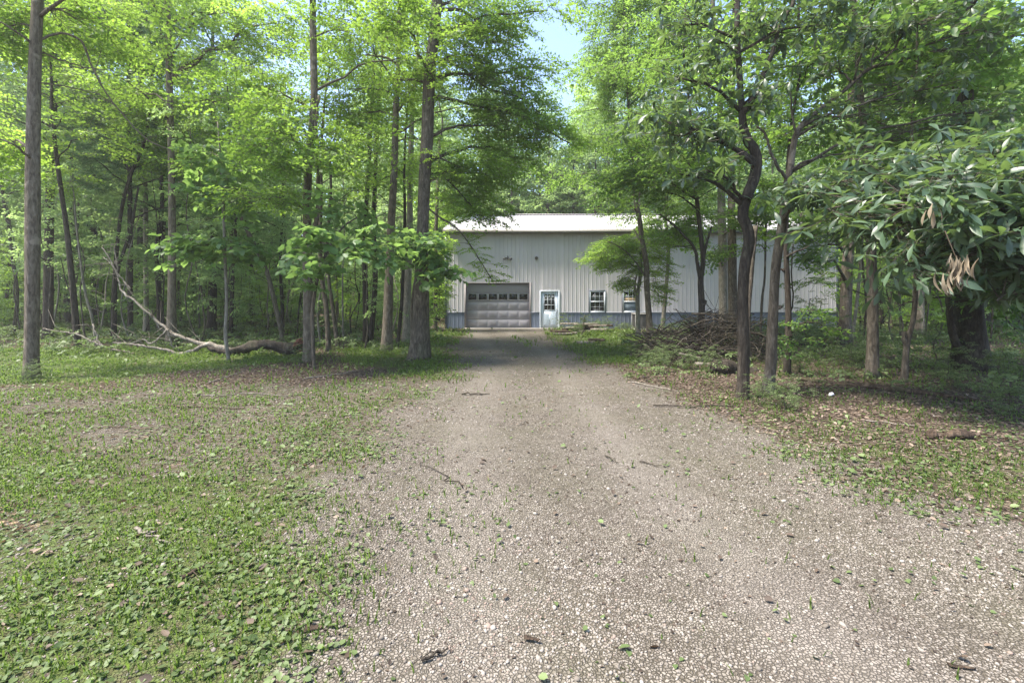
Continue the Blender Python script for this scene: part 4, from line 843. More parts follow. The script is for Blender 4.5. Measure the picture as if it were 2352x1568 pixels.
tree('sapling', 'slanting thin pale stem just right of the thick mossy trunk', 'sapling', GR, 17,
     [(1956, 785, 10), (1962, 740, 9), (1968, 690, 9), (1973, 640, 8), (1980, 560, 6)], B_PALE, L_MAPLE, top=8, seed=62, auto=up(4, 7.8, 8, 1.8, 24))
tree('forest_tree', 'straight slate-brown trunk, second right of the metal building', 'tree', GR, 9.1,
     [(2003, 874, 32), (2004, 800, 28), (2004, 743, 27), (2002, 623, 25), (2000, 543, 24), (1996, 450, 22), (1989, 354, 19), (1980, 262, 17), (1972, 180, 15), (1966, 60, 13)], B_BROWN, L_DARK, top=14, seed=63, tpls=S_OVAL,
     auto=up(6, 13.5, 12, 2.6, 24), blobs=[(2080, 330, 110, 50, 10, .9, 60), (2240, 180, 120, 60, 10, 1, 60), (2060, 150, 100, 60, 10, 1, 60)])
tree('forest_tree', 'bent trunk with a broken stub near its foot, left of the huge dark trunk', 'tree', GR, 8.6,
     [(2076, 888, 18), (2079, 830, 18), (2084, 783, 16), (2095, 743, 14), (2101, 700, 13), (2103, 663, 12), (2105, 610, 12), (2106, 520, 11), (2100, 400, 9), (2094, 280, 7)], B_BROWN, L_DARK, top=8, seed=64, tpls=S_OVAL,
     branches=[dict(p=[(2083, 800), (2078, 780), (2076, 762)], w=(15, 12), D=8.6, twigs=0), dict(p=[(2100, 690), (2070, 700), (2040, 715)], w=(4, 2), D=8.6), dict(p=[(2104, 690), (2140, 678), (2170, 675)], w=(4, 2), D=8.6)],
     auto=up(4.8, 7.6, 8, 2, 22))
tree('oak_tree', 'huge almost black trunk with flaring roots near the right edge', 'tree', GR, 10.1,
     [(2232, 858, 82), (2230, 800, 72), (2229, 740, 66), (2226, 680, 62), (2224, 600, 58), (2220, 500, 56), (2216, 380, 52), (2212, 250, 48), (2210, 100, 44), (2208, -60, 40)], B_DARK, L_DARK, top=17, seed=65, flare=1.35, k=22, lump=.09, tpls=S_OVAL,
     branches=[dict(p=[(2215, 830), (2196, 790), (2184, 740), (2180, 690), (2178, 620)], w=(24, 16), D=10.0, twigs=2)], auto=up(6, 16.5, 14, 3.8, 28, s=.6), blobs=[(2310, 640, 60, 60, 9.2, .6, 30, dict(keep=True)), (2300, 520, 70, 60, 9.2, .6, 40, dict(keep=True)), (2180, 460, 90, 40, 9, .6, 40, dict(keep=True))])
tree('forest_tree', 'far leaning pale trunk seen high between the branches right of the slate-brown trunk', 'tree', GR, 20,
     [(2118, 770, 16), (2112, 600, 15), (2103, 400, 14), (2092, 290, 13), (2080, 200, 12), (2068, 120, 11)], B_PALE, L_DARK, top=17, seed=66, auto=up(7, 16, 14, 3, 28))
# the near magnolia whose boughs come in from the right edge
g = np.random.default_rng(99)
root = empty('magnolia_tree', (9.0, 7.2, 0)); tag(root, 'glossy big-leaved magnolia spreading low boughs in from the right edge', 'tree', GR)
tm, lm = MB(), MB(); base = np.array([9.0, 7.2, 0.])
ax = smooth_line(np.array([[9, 7.2, -.1, .12], [8.95, 7.2, 1.5, .105], [9.1, 7.25, 3, .09], [9, 7.1, 4.6, .07], [9.05, 7.1, 6.5, .03]]), 20)
tm.tube(ax[:, :3]-base, ax[:, 3], 12, lump=.05)
tips = [(1850, 430, 5.6), (1900, 480, 5.2), (1960, 400, 5.4), (2010, 500, 4.9), (2060, 440, 4.9), (2105, 560, 4.7), (2070, 600, 4.8), (2180, 420, 4.7), (2160, 500, 4.6), (2200, 590, 4.5), (2260, 460, 4.5), (2300, 540, 4.4), (2330, 430, 4.6), (2250, 370, 4.9), (2330, 340, 5), (2140, 360, 5.2), (1990, 440, 5.6), (2340, 620, 4.5), (2290, 690, 4.6), (2380, 500, 4.4), (2400, 400, 4.6), (2420, 580, 4.5), (2230, 530, 4.7), (2100, 480, 4.4)]
lp = []
for (u, v, d) in tips:
    BP, BR = bough_to(ax, W(u, v, d*1.22), g, rise=.12, wob=.08); tm.tube(BP-base, BR*1.0, 6)
    for q in range(25):
        f = .45+.55*g.random()**.7; i = min(int(f*8), 7); C = BP[i]+(BP[i+1]-BP[i])*(f*8-i)
        P = C+np.array([g.normal(0, .38), g.normal(0, .38), g.normal(.04, .17)]); uu, vv = proj(P)
        if vv > (520 if uu < 1950 else 590 if uu < 2250 else 690) or vv < 300: continue
        lp.append(P); V, Fc = strip_tube(C-base, P-base, .009); tm.add(V, Fc, 0)
    lp.append(BP[-1])
lp = np.array(lp); yaw = g.uniform(0, 6.28, len(lp)); k_ = len(lp)
stamp(lm, S_WH[:3]+S_MSP, lp-base, yaw, g.normal(.05, .38, k_), g.normal(0, .38, k_), g.uniform(.5, .85, k_), np.full(k_, .6), tamp=.45, g=g)
tm.build('trunk', B_BROWN, root, True); c_ = lm.build('crown', [L_MAG, TWIG], root)
for p_ in c_.data.polygons: p_.use_smooth = True
dm_ = MB(); cc = W(2198, 598, 4.65)-base
for q in range(38):   # a bunch of dead leaves hanging from a snapped twig
    t = np.array([g.normal(0, .07), g.normal(0, .05), g.uniform(-.16, .07)])
    V, Fc, T = leaves(np.array([cc+t]), np.array([g.uniform(0, 6.28)]), np.array([g.uniform(1.15, 1.5)]), np.array([g.uniform(-1, 1)]), np.array([g.uniform(.12, .24)]), OBO*np.array([1, .6, 2.2]), OBF, g); dm_.add(V, Fc, 0, T+.5)
V, Fc = strip_tube(W(2170, 530, 4.7)-base, cc, .008); dm_.add(V, Fc, 0, .1)
dm_.build('dead_leaf_bunch', [L_HANG], root)['label'] = 'large bunch of dry tan leaves hanging from a snapped twig'; dm_ = MB(); cc2 = W(2142, 478, 4.6)-base
for q in range(5):
    V, Fc, T = leaves(np.array([cc2+g.normal(0, .03, 3)]), np.array([g.uniform(0, 6.28)]), np.array([1.2]), np.array([g.uniform(-1, 1)]), np.array([.16]), OBO, OBF, g); dm_.add(V, Fc, 0, T+.6)
dm_.build('dead_leaf_bunch', [L_HANG], root)['label'] = 'few curled brown leaves amid the green'

# ------------------------------------------------------------------ WOODS BEHIND: prototypes and copies
def proto(seed, H, zlo, R, nb, sp, tpls, leafm, bark, r0, lean=.3, sc_=(.8, 1.4), tone=.5):
    g = np.random.default_rng(seed); z = np.linspace(0, H, 9)
    A = np.stack([np.cumsum(g.normal(0, lean*.16, 9)), np.cumsum(g.normal(0, lean*.16, 9)), z, r0*(1-z/H)**.8+.012], -1); A[0, :2] = 0; A[0, 2] = -.15
    ax = smooth_line(A, 26); tm, lm = MB(), MB(); R_ = ax[:, 3]*(1+.35*np.exp(-np.maximum(ax[:, 2], 0)/(r0*2.5))); tm.tube(ax[:, :3], R_, 9, lump=.05, seed=seed)
    for q in range(nb):
        f = (q+g.random())/nb; zz = zlo+(H-zlo)*f; s = axis_at(ax, zz); az = q*2.4+g.uniform(-.4, .4)
        le = R*(.55+.45*sin(pi*min(1, f*1.1+.15)))*g.uniform(.6, 1.15)*(1-.5*f)
        BP, BR = bough_to(ax, s[:3]+np.array([cos(az)*le, sin(az)*le, le*g.uniform(0, .4)]), g, n=6)
        tm.tube(BP, BR, 4, cap=False)
        n_ = sp; t = .3+.7*g.random(n_); i = np.clip(t*5, 0, 4.99); a = i.astype(int); C = BP[a]+(BP[a+1]-BP[a])*(i-a)[:, None]
        P = C+np.stack([g.normal(0, .5, n_), g.normal(0, .5, n_), g.normal(0, .2, n_)], -1)
        stamp(lm, tpls, P, g.uniform(0, 6.28, n_), g.normal(.1, .3, n_), g.normal(0, .3, n_), g.uniform(*sc_, n_), np.full(n_, tone+g.normal(0, .12)), g=g)
    return tm.mesh('trunk', [bark], True), lm.mesh('crown', [leafm, TWIG])
P_BIG = [proto(200+i, 17+i, 5.5, 3.3, 22, 14, S_FAR, L_FAR, (B_GREY, B_DARK, B_BROWN)[i % 3], .19) for i in range(5)]
P_MID = [proto(220+i, 10+i, 3.0, 2.6, 15, 14, S_FAR, L_FAR, (B_BROWN, B_DARK)[i % 2], .085, .6, (.6, 1.1), .6) for i in range(4)]
P_SHR = [proto(240+i, 3.6+.6*i, .5, 1.3, 14, 12, S_FAR, (L_FAR, L_MAPLE)[i % 2], B_BROWN, .025, .8, (.35, .75), .65) for i in range(4)]
P_LOW = [proto(260+i, 1.1+.3*i, .15, .6, 9, 9, S_OVAL, L_WEED, B_BROWN, .012, .5, (.25, .5), .6) for i in range(4)]
def place(protos, name, label, cat, group, x, y, rz, s, hs=1.0):
    tmesh, cmesh = random.choice(protos)
    r = empty(name, (x, y, float(gz(x, y))), rz); r.scale = (s, s, s*hs); tag(r, label, cat, group)
    a = link('trunk', tmesh, r); b_ = link('crown', cmesh, r); return r
gg = np.random.default_rng(11); taken = []
def free(x, y, dmin):
    if -5.0 < x < 20.5 and 23.0 < y < 40.5: return False
    u = CU+F*x/y
    if y < 27 and -3.9 < x < 2.9+.07*y: return False
    if y < 23 and 1000 < u < 1480: return False
    for (a, b_) in taken:
        if (a-x)**2+(b_-y)**2 < dmin*dmin: return False
    return True
def scatter(n, ylo, yhi, dmin, fn, tries=4000, wide=1.25, ulim=None):
    c = 0
    for q in range(tries):
        if c >= n: break
        y = ylo+(yhi-ylo)*gg.random()**.8; x = gg.uniform(-wide, wide)*y
        if ulim and not ulim(CU+F*x/y, y): continue
        if not free(x, y, dmin): continue
        taken.append((x, y)); fn(x, y); c += 1
LANDM = [(-900, 'beyond the left-edge trunk'), (72, 'between left-edge trunk and V-forked stems'), (265, 'right of the V-forked stems'), (394, 'between swollen-footed and leaning slender trunks'), (640, 'left of the log-end trunk'), (708, 'right of the log-end trunk'), (845, 'right of the close dark pair'), (963, 'between driveway trunk and building corner'), (1060, 'above the roof over the garage door'), (1240, 'above the roof over the white door'), (1400, 'above the roof over the windows'), (1560, 'above the roof over the brush pile'), (1760, 'above the right end of the roof'), (1930, 'right of the mossy trunk'), (2003, 'right of the slate-brown trunk'), (2090, 'right of the bent trunk'), (2232, 'right of the huge dark trunk')]
def zone(x, y):
    u = CU+F*x/y; r = LANDM[0][1]
    for a, b_ in LANDM:
        if u >= a: r = b_
    if 'roof' in r and y < 40: r = 'beside the metal building'
    return r
def f_big(x, y):
    z = zone(x, y); dist = 'near' if y < 27 else 'midway' if y < 36 else 'deep' if y < 46 else 'farthest'
    u = CU+F*x/y; hs = 1.0*gg.uniform(.9, 1.15); s = gg.uniform(.9, 1.15)
    if 1190 < u < 1345: hs = .97; s = 1.0
    elif 1100 < u < 1450: hs = 1.12
    place(P_BIG, 'forest_tree', f'{dist} tall woodland tree {z}', 'tree', 'background woodland trees', x, y, gg.uniform(0, 6.28), s, hs)
def stem_proto(seed, H):
    g = np.random.default_rng(seed); n_ = 8; z = np.linspace(0, H, n_); r0 = g.uniform(.022, .05)
    A = np.stack([np.cumsum(g.normal(g.uniform(-.12, .12), .12, n_)), np.cumsum(g.normal(0, .1, n_)), z, r0*(1-z/H*.8)], -1); A[0, :2] = 0; A[0, 2] = -.1
    ax = smooth_line(A, 24); tm, lm = MB(), MB(); tm.tube(ax[:, :3], ax[:, 3], 6, lump=.06, seed=seed)
    for q in range(11):
        zz = g.uniform(.22, .98)*H; s_ = axis_at(ax, zz); az = g.uniform(0, 6.28); le = g.uniform(.5, 1.6); tip = s_[:3]+np.array([cos(az)*le, sin(az)*le, le*g.uniform(.1, .9)])
        BP, BR = bough_to(ax, tip, g, r0=s_[3]*.5, n=6); tm.tube(BP, BR, 4, cap=False)
        n2 = int(g.integers(1, 7)); P = BP[g.integers(2, 6, n2)]+g.normal(0, .2, (n2, 3))
        stamp(lm, S_FAR, P, g.uniform(0, 6.28, n2), g.normal(.1, .3, n2), g.normal(0, .3, n2), g.uniform(.35, .75, n2), np.full(n2, .6), g=g)
    return tm.mesh('trunk', [(B_BROWN, B_DARK, B_PALE)[seed % 3]], True), lm.mesh('crown', [L_FAR, TWIG])
P_STEM = [stem_proto(300+i, 4.5+i*.8) for i in range(7)]
scatter(12, 41, 47, 2.2, f_big, ulim=lambda u, y: 1120 < u < 1420)
scatter(22, 41, 52, 3.0, f_big, ulim=lambda u, y: 960 < u < 1960)
scatter(34, 20, 40, 2.6, f_big, ulim=lambda u, y: (u < 1120 or u > 1960) and not (y < 29 and 640 < u < 1120))
scatter(26, 40, 58, 3.2, f_big)
scatter(34, 18, 38, 1.6, lambda x, y: place(P_MID, 'forest_tree', f'{"nearer" if y < 27 else "farther"} slim understory tree {zone(x, y)}', 'tree', 'slim understory trees', x, y, gg.uniform(0, 6.28), gg.uniform(.8, 1.15)), ulim=lambda u, y: (u < 1120 or u > 1960) and not (y < 28 and 650 < u < 1120))
scatter(95, 13.6, 36, .7, lambda x, y: place(P_STEM, 'sapling', f'{"nearest" if y < 18 else "middle" if y < 25 else "farther"} thin bare-legged sapling {zone(x, y)}', 'sapling', 'thin saplings among the trunks', x, y, gg.uniform(0, 6.28), gg.uniform(.8, 1.15)), ulim=lambda u, y: (u < 930 or u > 1970) and y > (14.5 if u < 1000 else 13))
scatter(105, 18, 44, 1.1, lambda x, y: place(P_SHR, 'shrub', f'{"front" if y < 24 else "middle" if y < 32 else "rear"} loose green shrub {zone(x, y)}', 'shrub', 'understory shrubs', x, y, gg.uniform(0, 6.28), gg.uniform(.6, 1.2)), ulim=lambda u, y: u < 1120 or u > 1960)
for (u, v, s, lab) in [(1296, 757, .9, 'leafy green weed clump right beside the white door'), (1330, 765, .75, 'low pale weed in front of the stacked wood'), (1372, 760, 1.0, 'tallest weed clump under the first window'), (1400, 758, .8, 'weed clump between the two windows'), (1425, 757, .7, 'weed clump under the second window'),
                       (1445, 758, .6, 'small weed beside the air conditioner'), (1560, 790, 1.3, 'leafy weed at the left foot of the brush pile'), (1590, 775, 1.4, 'pale weeds standing behind the left of the brush pile'), (1850, 800, 1.6, 'leafy bush below the right part of the wall'), (1895, 795, 1.5, 'bush at the right end of the wall foot'), (1835, 860, 1.0, 'leafy weed at the foot of the dark knobbly stem'),
                       (1740, 930, .7, 'weed between the feet of the near pair of trunks'), (1800, 945, .8, 'broad weed right of the near pair of trunks'), (60, 880, .7, 'weed at the foot of the thick left-edge trunk'), (95, 876, .6, 'second small weed at the thick left-edge trunk'), (880, 815, .5, 'weed at the tall grey-green trunk'), (690, 836, .5, 'weed at the broken end of the fallen log'),
                       (2190, 900, 1.0, 'bright bush before the huge dark trunk'), (2290, 880, 1.2, 'bush right of the huge dark trunk'), (2140, 850, 1.2, 'bush left of the huge dark trunk'), (2020, 830, 1.2, 'bright bush behind the slate-brown trunk'), (1470, 822, 1.1, 'bright seedling at the left tip of the brush pile'), (1510, 838, 1.2, 'bright seedling before the left foot of the brush pile'), (1545, 846, 1.3, 'bright seedling before the middle of the brush pile'), (1590, 852, 1.2, 'bright seedling left of the pale logs'), (1630, 862, 1.1, 'bright seedling below the pale logs'), (1500, 858, 1.0, 'lowest seedling at the border of litter and gravel'), (2320, 960, 1.0, 'bush low at the right edge'), (1960, 850, .9, 'bush between thick mossy and slate-brown trunks')]:
    D = DB(v); p = W(u, v, D); place(P_LOW, 'weed_clump', lab, 'weed', 'weeds and low bushes', p[0], p[1], random.uniform(0, 6), s*(.27 if 'seedling' in lab else .36 if v > 855 else .5))
# young tree of pale leaves in front of the stacked wood
tree('sapling', 'tiny crooked sapling with pale leaves in front of the first window', 'sapling', GR, 20.5, [(1338, 775, 3), (1337, 765, 3), (1342, 755, 3), (1341, 740, 2), (1343, 722, 2)], B_BROWN, L_WEED, seed=70, tpls=S_FINE, flare=1, blobs=[(1343, 728, 14, 10, 20.5, .25, 14, dict(keep=True, limb=False, sc=(.25, .4))), (1330, 742, 8, 6, 20.5, .2, 6, dict(keep=True, limb=False, sc=(.25, .35)))])

# the far wood, a mass nobody could count
lm = MB(); g = np.random.default_rng(21); n_ = 9000
th = g.uniform(-1.05, 1.05, n_); rr = g.uniform(58, 72, n_); z = g.uniform(0, 1, n_)**1.25*20
P = np.stack([np.sin(th)*rr, np.cos(th)*rr, z], -1); u, v = proj(P); P = P[~((v < 330) & (u > 1080) & (u < 1450))]; n_ = len(P)
stamp(lm, S_VFAR, P, g.uniform(0, 6.28, n_), g.normal(0, .5, n_), g.normal(0, .5, n_), g.uniform(1.6, 3.0, n_), g.uniform(.6, 1, n_), g=g)
for q in range(260):
    t = g.uniform(-1.05, 1.05); r_ = g.uniform(56, 72); lm.tube([(sin(t)*r_, cos(t)*r_, 0), (sin(t)*r_+g.normal(0, .3), cos(t)*r_, 8), (sin(t)*r_, cos(t)*r_, 14)], [.17, .13, .06], 5, mat=1)
tag(lm.build('far_woods', [L_FAR, B_DARK]), 'far wood closing the view behind all the trees', 'woods', kind='stuff')

# ------------------------------------------------------------------ FALLEN TREE, LOGS, BRUSH PILE
fa = empty('fallen_tree', (-6.5, 13.3, 0)); tag(fa, 'long fallen dead tree with pale bare branches and a rotten broken end', 'fallen tree'); base = np.array([-6.5, 13.3, 0])
def L3(pts, D, dD=0, k=5, g=np.random.default_rng(5), w=.0):
    A = np.array([[*W(u, v, D+dD*i/(len(pts)-1)), r*.9/F*D/2] for i, (u, v, r) in enumerate(pts)]); S = smooth_line(A, len(pts)*k); S[:, :3] += g.normal(0, w, (len(S), 3)); return S
mb = MB(); S = L3([(690, 797, 26), (678, 798, 27), (650, 799, 27), (618, 790, 24), (596, 792, 25), (560, 799, 21), (528, 806, 17), (495, 800, 18), (480, 795, 16)], 12.9, .4, w=.02); S[:, :3] -= base; mb.tube(S[:, :3], S[:, 3], 14, lump=.15, seed=3)
mb.build('log', B_DARK, fa, True)
mb = MB(); g = np.random.default_rng(4); c = W(688, 795, 12.9)-base
for q in range(26):
    a = g.uniform(0, 6.28); r_ = .17*g.random()**.5; p0 = c+np.array([-.1, cos(a)*r_, sin(a)*r_]); p1 = p0+np.array([g.uniform(.15, .38), g.normal(0, .05), g.normal(.05, .06)]); mb.tube([p0, (p0+p1)/2+g.normal(0, .01, 3), p1], [.035, .025, .004], 5)
mb.build('splintered_end', REDROT, fa)
for pts, D, dD, tw in [([(530, 806, 19), (500, 797, 17), (478, 790, 15), (440, 808, 12), (410, 812, 10), (392, 806, 8), (338, 795, 7), (300, 790, 6), (262, 788, 5)], 13.2, .4, 6),
                ([(500, 797, 15), (470, 790, 13), (420, 775, 11), (386, 757, 9), (345, 722, 8), (310, 690, 7), (280, 668, 6), (272, 640, 5), (255, 600, 4), (235, 570, 3)], 13.3, .8, 12),
                ([(386, 757, 8), (372, 770, 6), (345, 790, 5), (330, 780, 4), (300, 790, 3)], 13.5, .2, 4), ([(345, 722, 5), (360, 740, 5), (375, 760, 5), (400, 775, 4)], 13.6, .3, 2),
                ([(310, 812, 9), (280, 806, 8), (245, 798, 8), (228, 790, 7), (222, 770, 5), (212, 745, 4)], 13.8, .3, 6), ([(245, 798, 6), (215, 785, 5), (180, 768, 4), (150, 762, 3), (100, 755, 3)], 13.9, .4, 5), ([(300, 664, 4), (280, 640, 3), (262, 615, 3), (240, 590, 2)], 14, .2, 5), ([(272, 640, 3), (268, 600, 3), (258, 560, 2)], 14.1, .2, 4), ([(386, 757, 5), (395, 790, 4), (402, 800, 3)], 13.4, .1, 1)]:
    mb = MB(); S = L3(pts, D, dD, w=.012); mb.tube(S[:, :3]-base, S[:, 3]*.8, 8, lump=.06)
    for q in range(tw):
        i = g.integers(3, len(S)-1); mb.tube([S[i, :3]-base, S[i, :3]-base+g.normal(0, .12, 3)+(-.1, 0, .12), S[i, :3]-base+g.normal(0, .3, 3)+(-.3, 0, .2)], [.012, .008, .003], 4)
    mb.build('branch', B_DEAD, fa, True)
def log(name, label, pts, D, bark, dD=0, group=None, lump=.06, cat='log', cut=False, k=10):
    S = L3(pts, D, dD, 4, w=.003); b0 = np.array([S[0, 0], S[0, 1], 0]); mb = MB(); mb.tube(S[:, :3]-b0, S[:, 3], k, lump=lump, seed=int(pts[0][0])); o = mb.build(name, bark, None, True); o.location = b0; tag(o, label, cat, group); return o
log('fallen_log', 'long thin dark log lying across the leaf litter in the right woods', [(1835, 868, 8), (1880, 876, 11), (1936, 884, 14), (1990, 887, 14), (2036, 893, 15), (2090, 898, 14), (2156, 907, 12), (2210, 914, 9), (2270, 924, 7)], 8.75, B_ROT, -2.0)
log('fallen_log', 'short thick almost black log end beside the dark crooked near trunk', [(1646, 838, 26), (1652, 842, 46), (1672, 850, 44), (1700, 855, 38), (1735, 858, 32)], 9.6, B_DARK, .3, lump=.16)
log('cut_log', 'pale weathered log lying in front of the brush pile', [(1560, 812, 6), (1600, 822, 10), (1640, 830, 14), (1680, 836, 15), (1720, 842, 14)], 11.3, B_DEAD, .2)
log('cut_log', 'second, lower pale log in front of the brush pile', [(1596, 836, 12), (1630, 838, 13), (1660, 842, 12), (1700, 848, 10)], 10.9, B_DEAD, .1)
log('wooden_stake', 'short upright stick standing in front of the brush pile', [(1580, 817, 5), (1578, 790, 5), (1577, 776, 5)], 12.0, B_DEAD, 0, cat='stick')
log('stump', 'small dark stump, left one of the two low in the right leaf litter', [(2139, 1008, 22), (2140, 998, 24), (2141, 990, 20)], 5.05, B_ROT, 0, 'dark stumps in the leaf litter', .15, 'stump')
log('stump', 'longer dark lump of rotten wood, right one of two in the right litter', [(2165, 1005, 16), (2180, 1000, 22), (2205, 996, 24), (2232, 998, 16)], 5.1, B_ROT, 0, 'dark stumps in the leaf litter', .15, 'log')
# brush pile
bp_ = empty('brush_pile', (5.0, 12.2, 0)); tag(bp_, 'big heap of cut branches and twigs in front of the metal building', 'brush pile'); g = np.random.default_rng(8)
mbs = [MB(), MB(), MB()]; cx, cy = 5.15, 12.3
def pile_h(x, y):
    a = ((x-cx-.35)/1.35)**2+((y-cy)/1.2)**2; b__ = ((x-cx+.7)/1.25)**2+((y-cy)/1.0)**2
    return max(1.35*max(0, 1-a), .85*max(0, 1-b__), 0)
for q in range(620):
    x = cx+g.uniform(-1.5, 1.5); y = cy+g.uniform(-1.15, 1.1); h_ = pile_h(x, y)
    if h_ < .06: 
        if g.random() < .8: continue
    z = h_*g.uniform(.45, 1.02)+.03; le = g.uniform(.5, 1.9); az = g.normal(0, .75)+(pi if g.random() < .5 else 0); el = g.normal(0, .3)
    if h_ > .8 and g.random() < .2: el = g.uniform(.2, .9)
    d = np.array([cos(az)*cos(el), sin(az)*cos(el), sin(el)]); c = np.array([x, y, z]); P = []
    for t in np.linspace(-.5, .5, 6): P.append(c+d*le*t+g.normal(0, .025, 3)-np.array([0, 0, .22*(2*t)**2*le*.5 if abs(el) < .3 else 0]))
    P = np.array(P); P[:, 2] = np.maximum(P[:, 2], .01)
    r0 = g.choice([.007, .010, .015, .024], p=[.4, .33, .2, .07]); k_ = g.choice(3, p=[.35, .4, .25])
    mbs[k_].tube(P-np.array([5.0, 12.2, 0]), np.linspace(r0, r0*.4, 6), 5)
for k_, bk in enumerate((B_DARK, B_DARK, B_BROWN)): mbs[k_].build('branches', bk, bp_, True)
# stacked wood
def woodstack(name, label, u, v, wid, n_, seed, wlen=.9):
    g = np.random.default_rng(seed); D = DB(v); p = W(u, v, D); r = empty(name, (p[0], p[1], 0)); tag(r, label, 'wood stack', 'low stacks of weathered wood')
    for q in range(n_):
        row = q % 3 if n_ > 4 else 0; lay = q//3 if n_ > 4 else q
        mb = MB(); x = g.uniform(-.5, .5)*(wid-wlen*.6); z = .06+lay*.085; yy = (row-1)*.22+g.normal(0, .03); le = wlen*g.uniform(.6, 1.1); th = g.uniform(.035, .05); hw = g.uniform(.09, .13)
        nn = 7; V = []; 
        for i in range(nn):
            t = i/(nn-1)-.5; w_ = hw*(1-.25*(2*t)**4)*g.uniform(.85, 1.15); zz = z+g.normal(0, .006)
            V += [(x+t*le, yy-w_, zz-th), (x+t*le, yy+w_, zz-th), (x+t*le, yy+w_*.9, zz+th), (x+t*le, yy-w_*.9, zz+th)]
        Fq = []
        for i in range(nn-1):
            for j in range(4): Fq.append((i*4+j, i*4+(j+1) % 4, i*4+4+(j+1) % 4, i*4+4+j))
        Fq += [(3, 2, 1, 0), (nn*4-4, nn*4-3, nn*4-2, nn*4-1)]; mb.add(V, Fq)
        o = mb.build('split_log', B_DEAD if g.random() < .6 else B_ROT, r); o.rotation_euler = (0, 0, g.normal(0, .06)); bevel(o, .012, 2)
woodstack('wood_stack', 'long low stack of weathered split wood below the first window', 1345, 762, 2.6, 15, 1, 1.2)
woodstack('wood_stack', 'small stack of split wood beside the white door side of the grass', 1297, 768, 1.1, 6, 2, .9)
woodstack('wood_stack', 'dark split wood piece lying alone in the bright grass', 1352, 788, 1.0, 2, 3, .8)
woodstack('wood_stack', 'little pile of flat wood pieces outside the left corner of the building', 1004, 760, .8, 6, 4, .7)
# single bits on the ground
def stick(u0, v0, u1, v1, w, label, bark=B_ROT, name='fallen_stick', cat='stick', bend=.04):
    a = W(u0, v0, DB(v0)); b_ = W(u1, v1, DB(v1)); g = np.random.default_rng(int(u0+v0)); n_ = 9; t = np.linspace(0, 1, n_)[:, None]; P = a*(1-t)+b_*t
    P[:, :2] += g.normal(0, bend, (n_, 2))*np.sin(t*pi)*np.linalg.norm(b_-a); D = (a[1]+b_[1])/2; r = w/F*D/2; P[:, 2] = gz(P[:, 0], P[:, 1])+r*.8+.008; P[:, 2] += np.abs(g.normal(0, .006, n_))
    c = np.array([*P[0, :2], 0]); mb = MB(); mb.tube(P-c, np.linspace(r, r*.5, n_), 7, lump=.12, seed=3)
    if name == 'bark_piece': mb.V = [np.where(np.arange(3) == 2, v_*.45, v_) for v_ in mb.V]
    if w > 3 and name == 'fallen_stick':
        i = int(g.integers(3, 7)); q = P[i]-c; mb.tube([q, q+np.array([g.normal(0, .05), g.normal(0, .05), .01]), q+np.array([g.normal(0, .12), g.normal(0, .12), .0])], [r*.5, r*.35, r*.15], 5)
    o = mb.build(name, bark, None, True); o.location = c; tag(o, label, cat, 'sticks and bark on the ground'); return o
stick(420, 1335, 492, 1296, 8, 'dark crooked stick in the lower left weeds, nearest the gravel')
stick(313, 1215, 385, 1252, 8, 'grey-flecked stick in the left weeds above the dark crooked stick', B_DEAD)
stick(968, 1527, 1030, 1500, 8, 'black short stick on the gravel at the bottom centre', B_DARK)
stick(1062, 1120, 965, 1060, 3, 'thin curved twig on the gravel left of the driveway centre', B_DARK, bend=.08)
stick(765, 1400, 700, 1290, 3, 'thin twig at the border of weeds and gravel lower left', B_DARK)
stick(360, 932, 560, 944, 4, 'long dark stick lying level across the left clearing')
stick(60, 951, 188, 945, 4, 'dark stick near the left edge of the clearing')
stick(480, 880, 560, 855, 3, 'thin pale stick before the fallen log', B_DEAD)
stick(250, 985, 345, 990, 3, 'dark thin stick in the left clearing under the long level one')
stick(440, 905, 660, 915, 3, 'pale long twig before the straight trunk at the log end', B_DEAD)
stick(700, 870, 830, 852, 3, 'long pale twig left of the driveway trunk', B_DEAD)
stick(1060, 905, 1125, 906, 4, 'short dark stick on the gravel near the driveway trunk', B_DARK)
stick(1500, 932, 1690, 936, 4, 'long dark stick at the right gravel border before the near trunks', B_DARK)
stick(1450, 880, 1560, 900, 3, 'thin pale twig in the right leaf litter', B_DEAD)
stick(1390, 1045, 1420, 1062, 3, 'short dark twig on the gravel right of the centre', B_DARK)
stick(1470, 1058, 1520, 1070, 3, 'second short dark twig on the gravel right of the centre', B_DARK)
stick(1980, 975, 2100, 990, 3, 'thin pale stick in the right leaf litter before the stumps', B_DEAD)
stick(700, 1452, 740, 1448, 22, 'dark flat piece of bark on the gravel lower left', B_ROT, 'bark_piece', 'bark', .01)
stick(1205, 1464, 1238, 1472, 13, 'reddish brown piece of bark near the bottom centre', B_ROT, 'bark_piece', 'bark', .01)
stick(2180, 1532, 2240, 1540, 12, 'dark flat piece of bark near the bottom right corner', B_ROT, 'bark_piece', 'bark', .01)
mb = MB(); mb.tube([(-.03, 0, .0), (0, 0, .035), (.03, .0, .045), (.05, 0, .03)], [.01, .025, .025, .01], 9, lump=.15); o = mb.build('white_rock', metal('white_stone', (.7, .68, .68), .8), None, True); p = W(1908, 922, DB(922)); o.location = (p[0], p[1], float(gz(p[0], p[1]))); tag(o, 'small white stone shining in the dark leaf litter', 'rock')

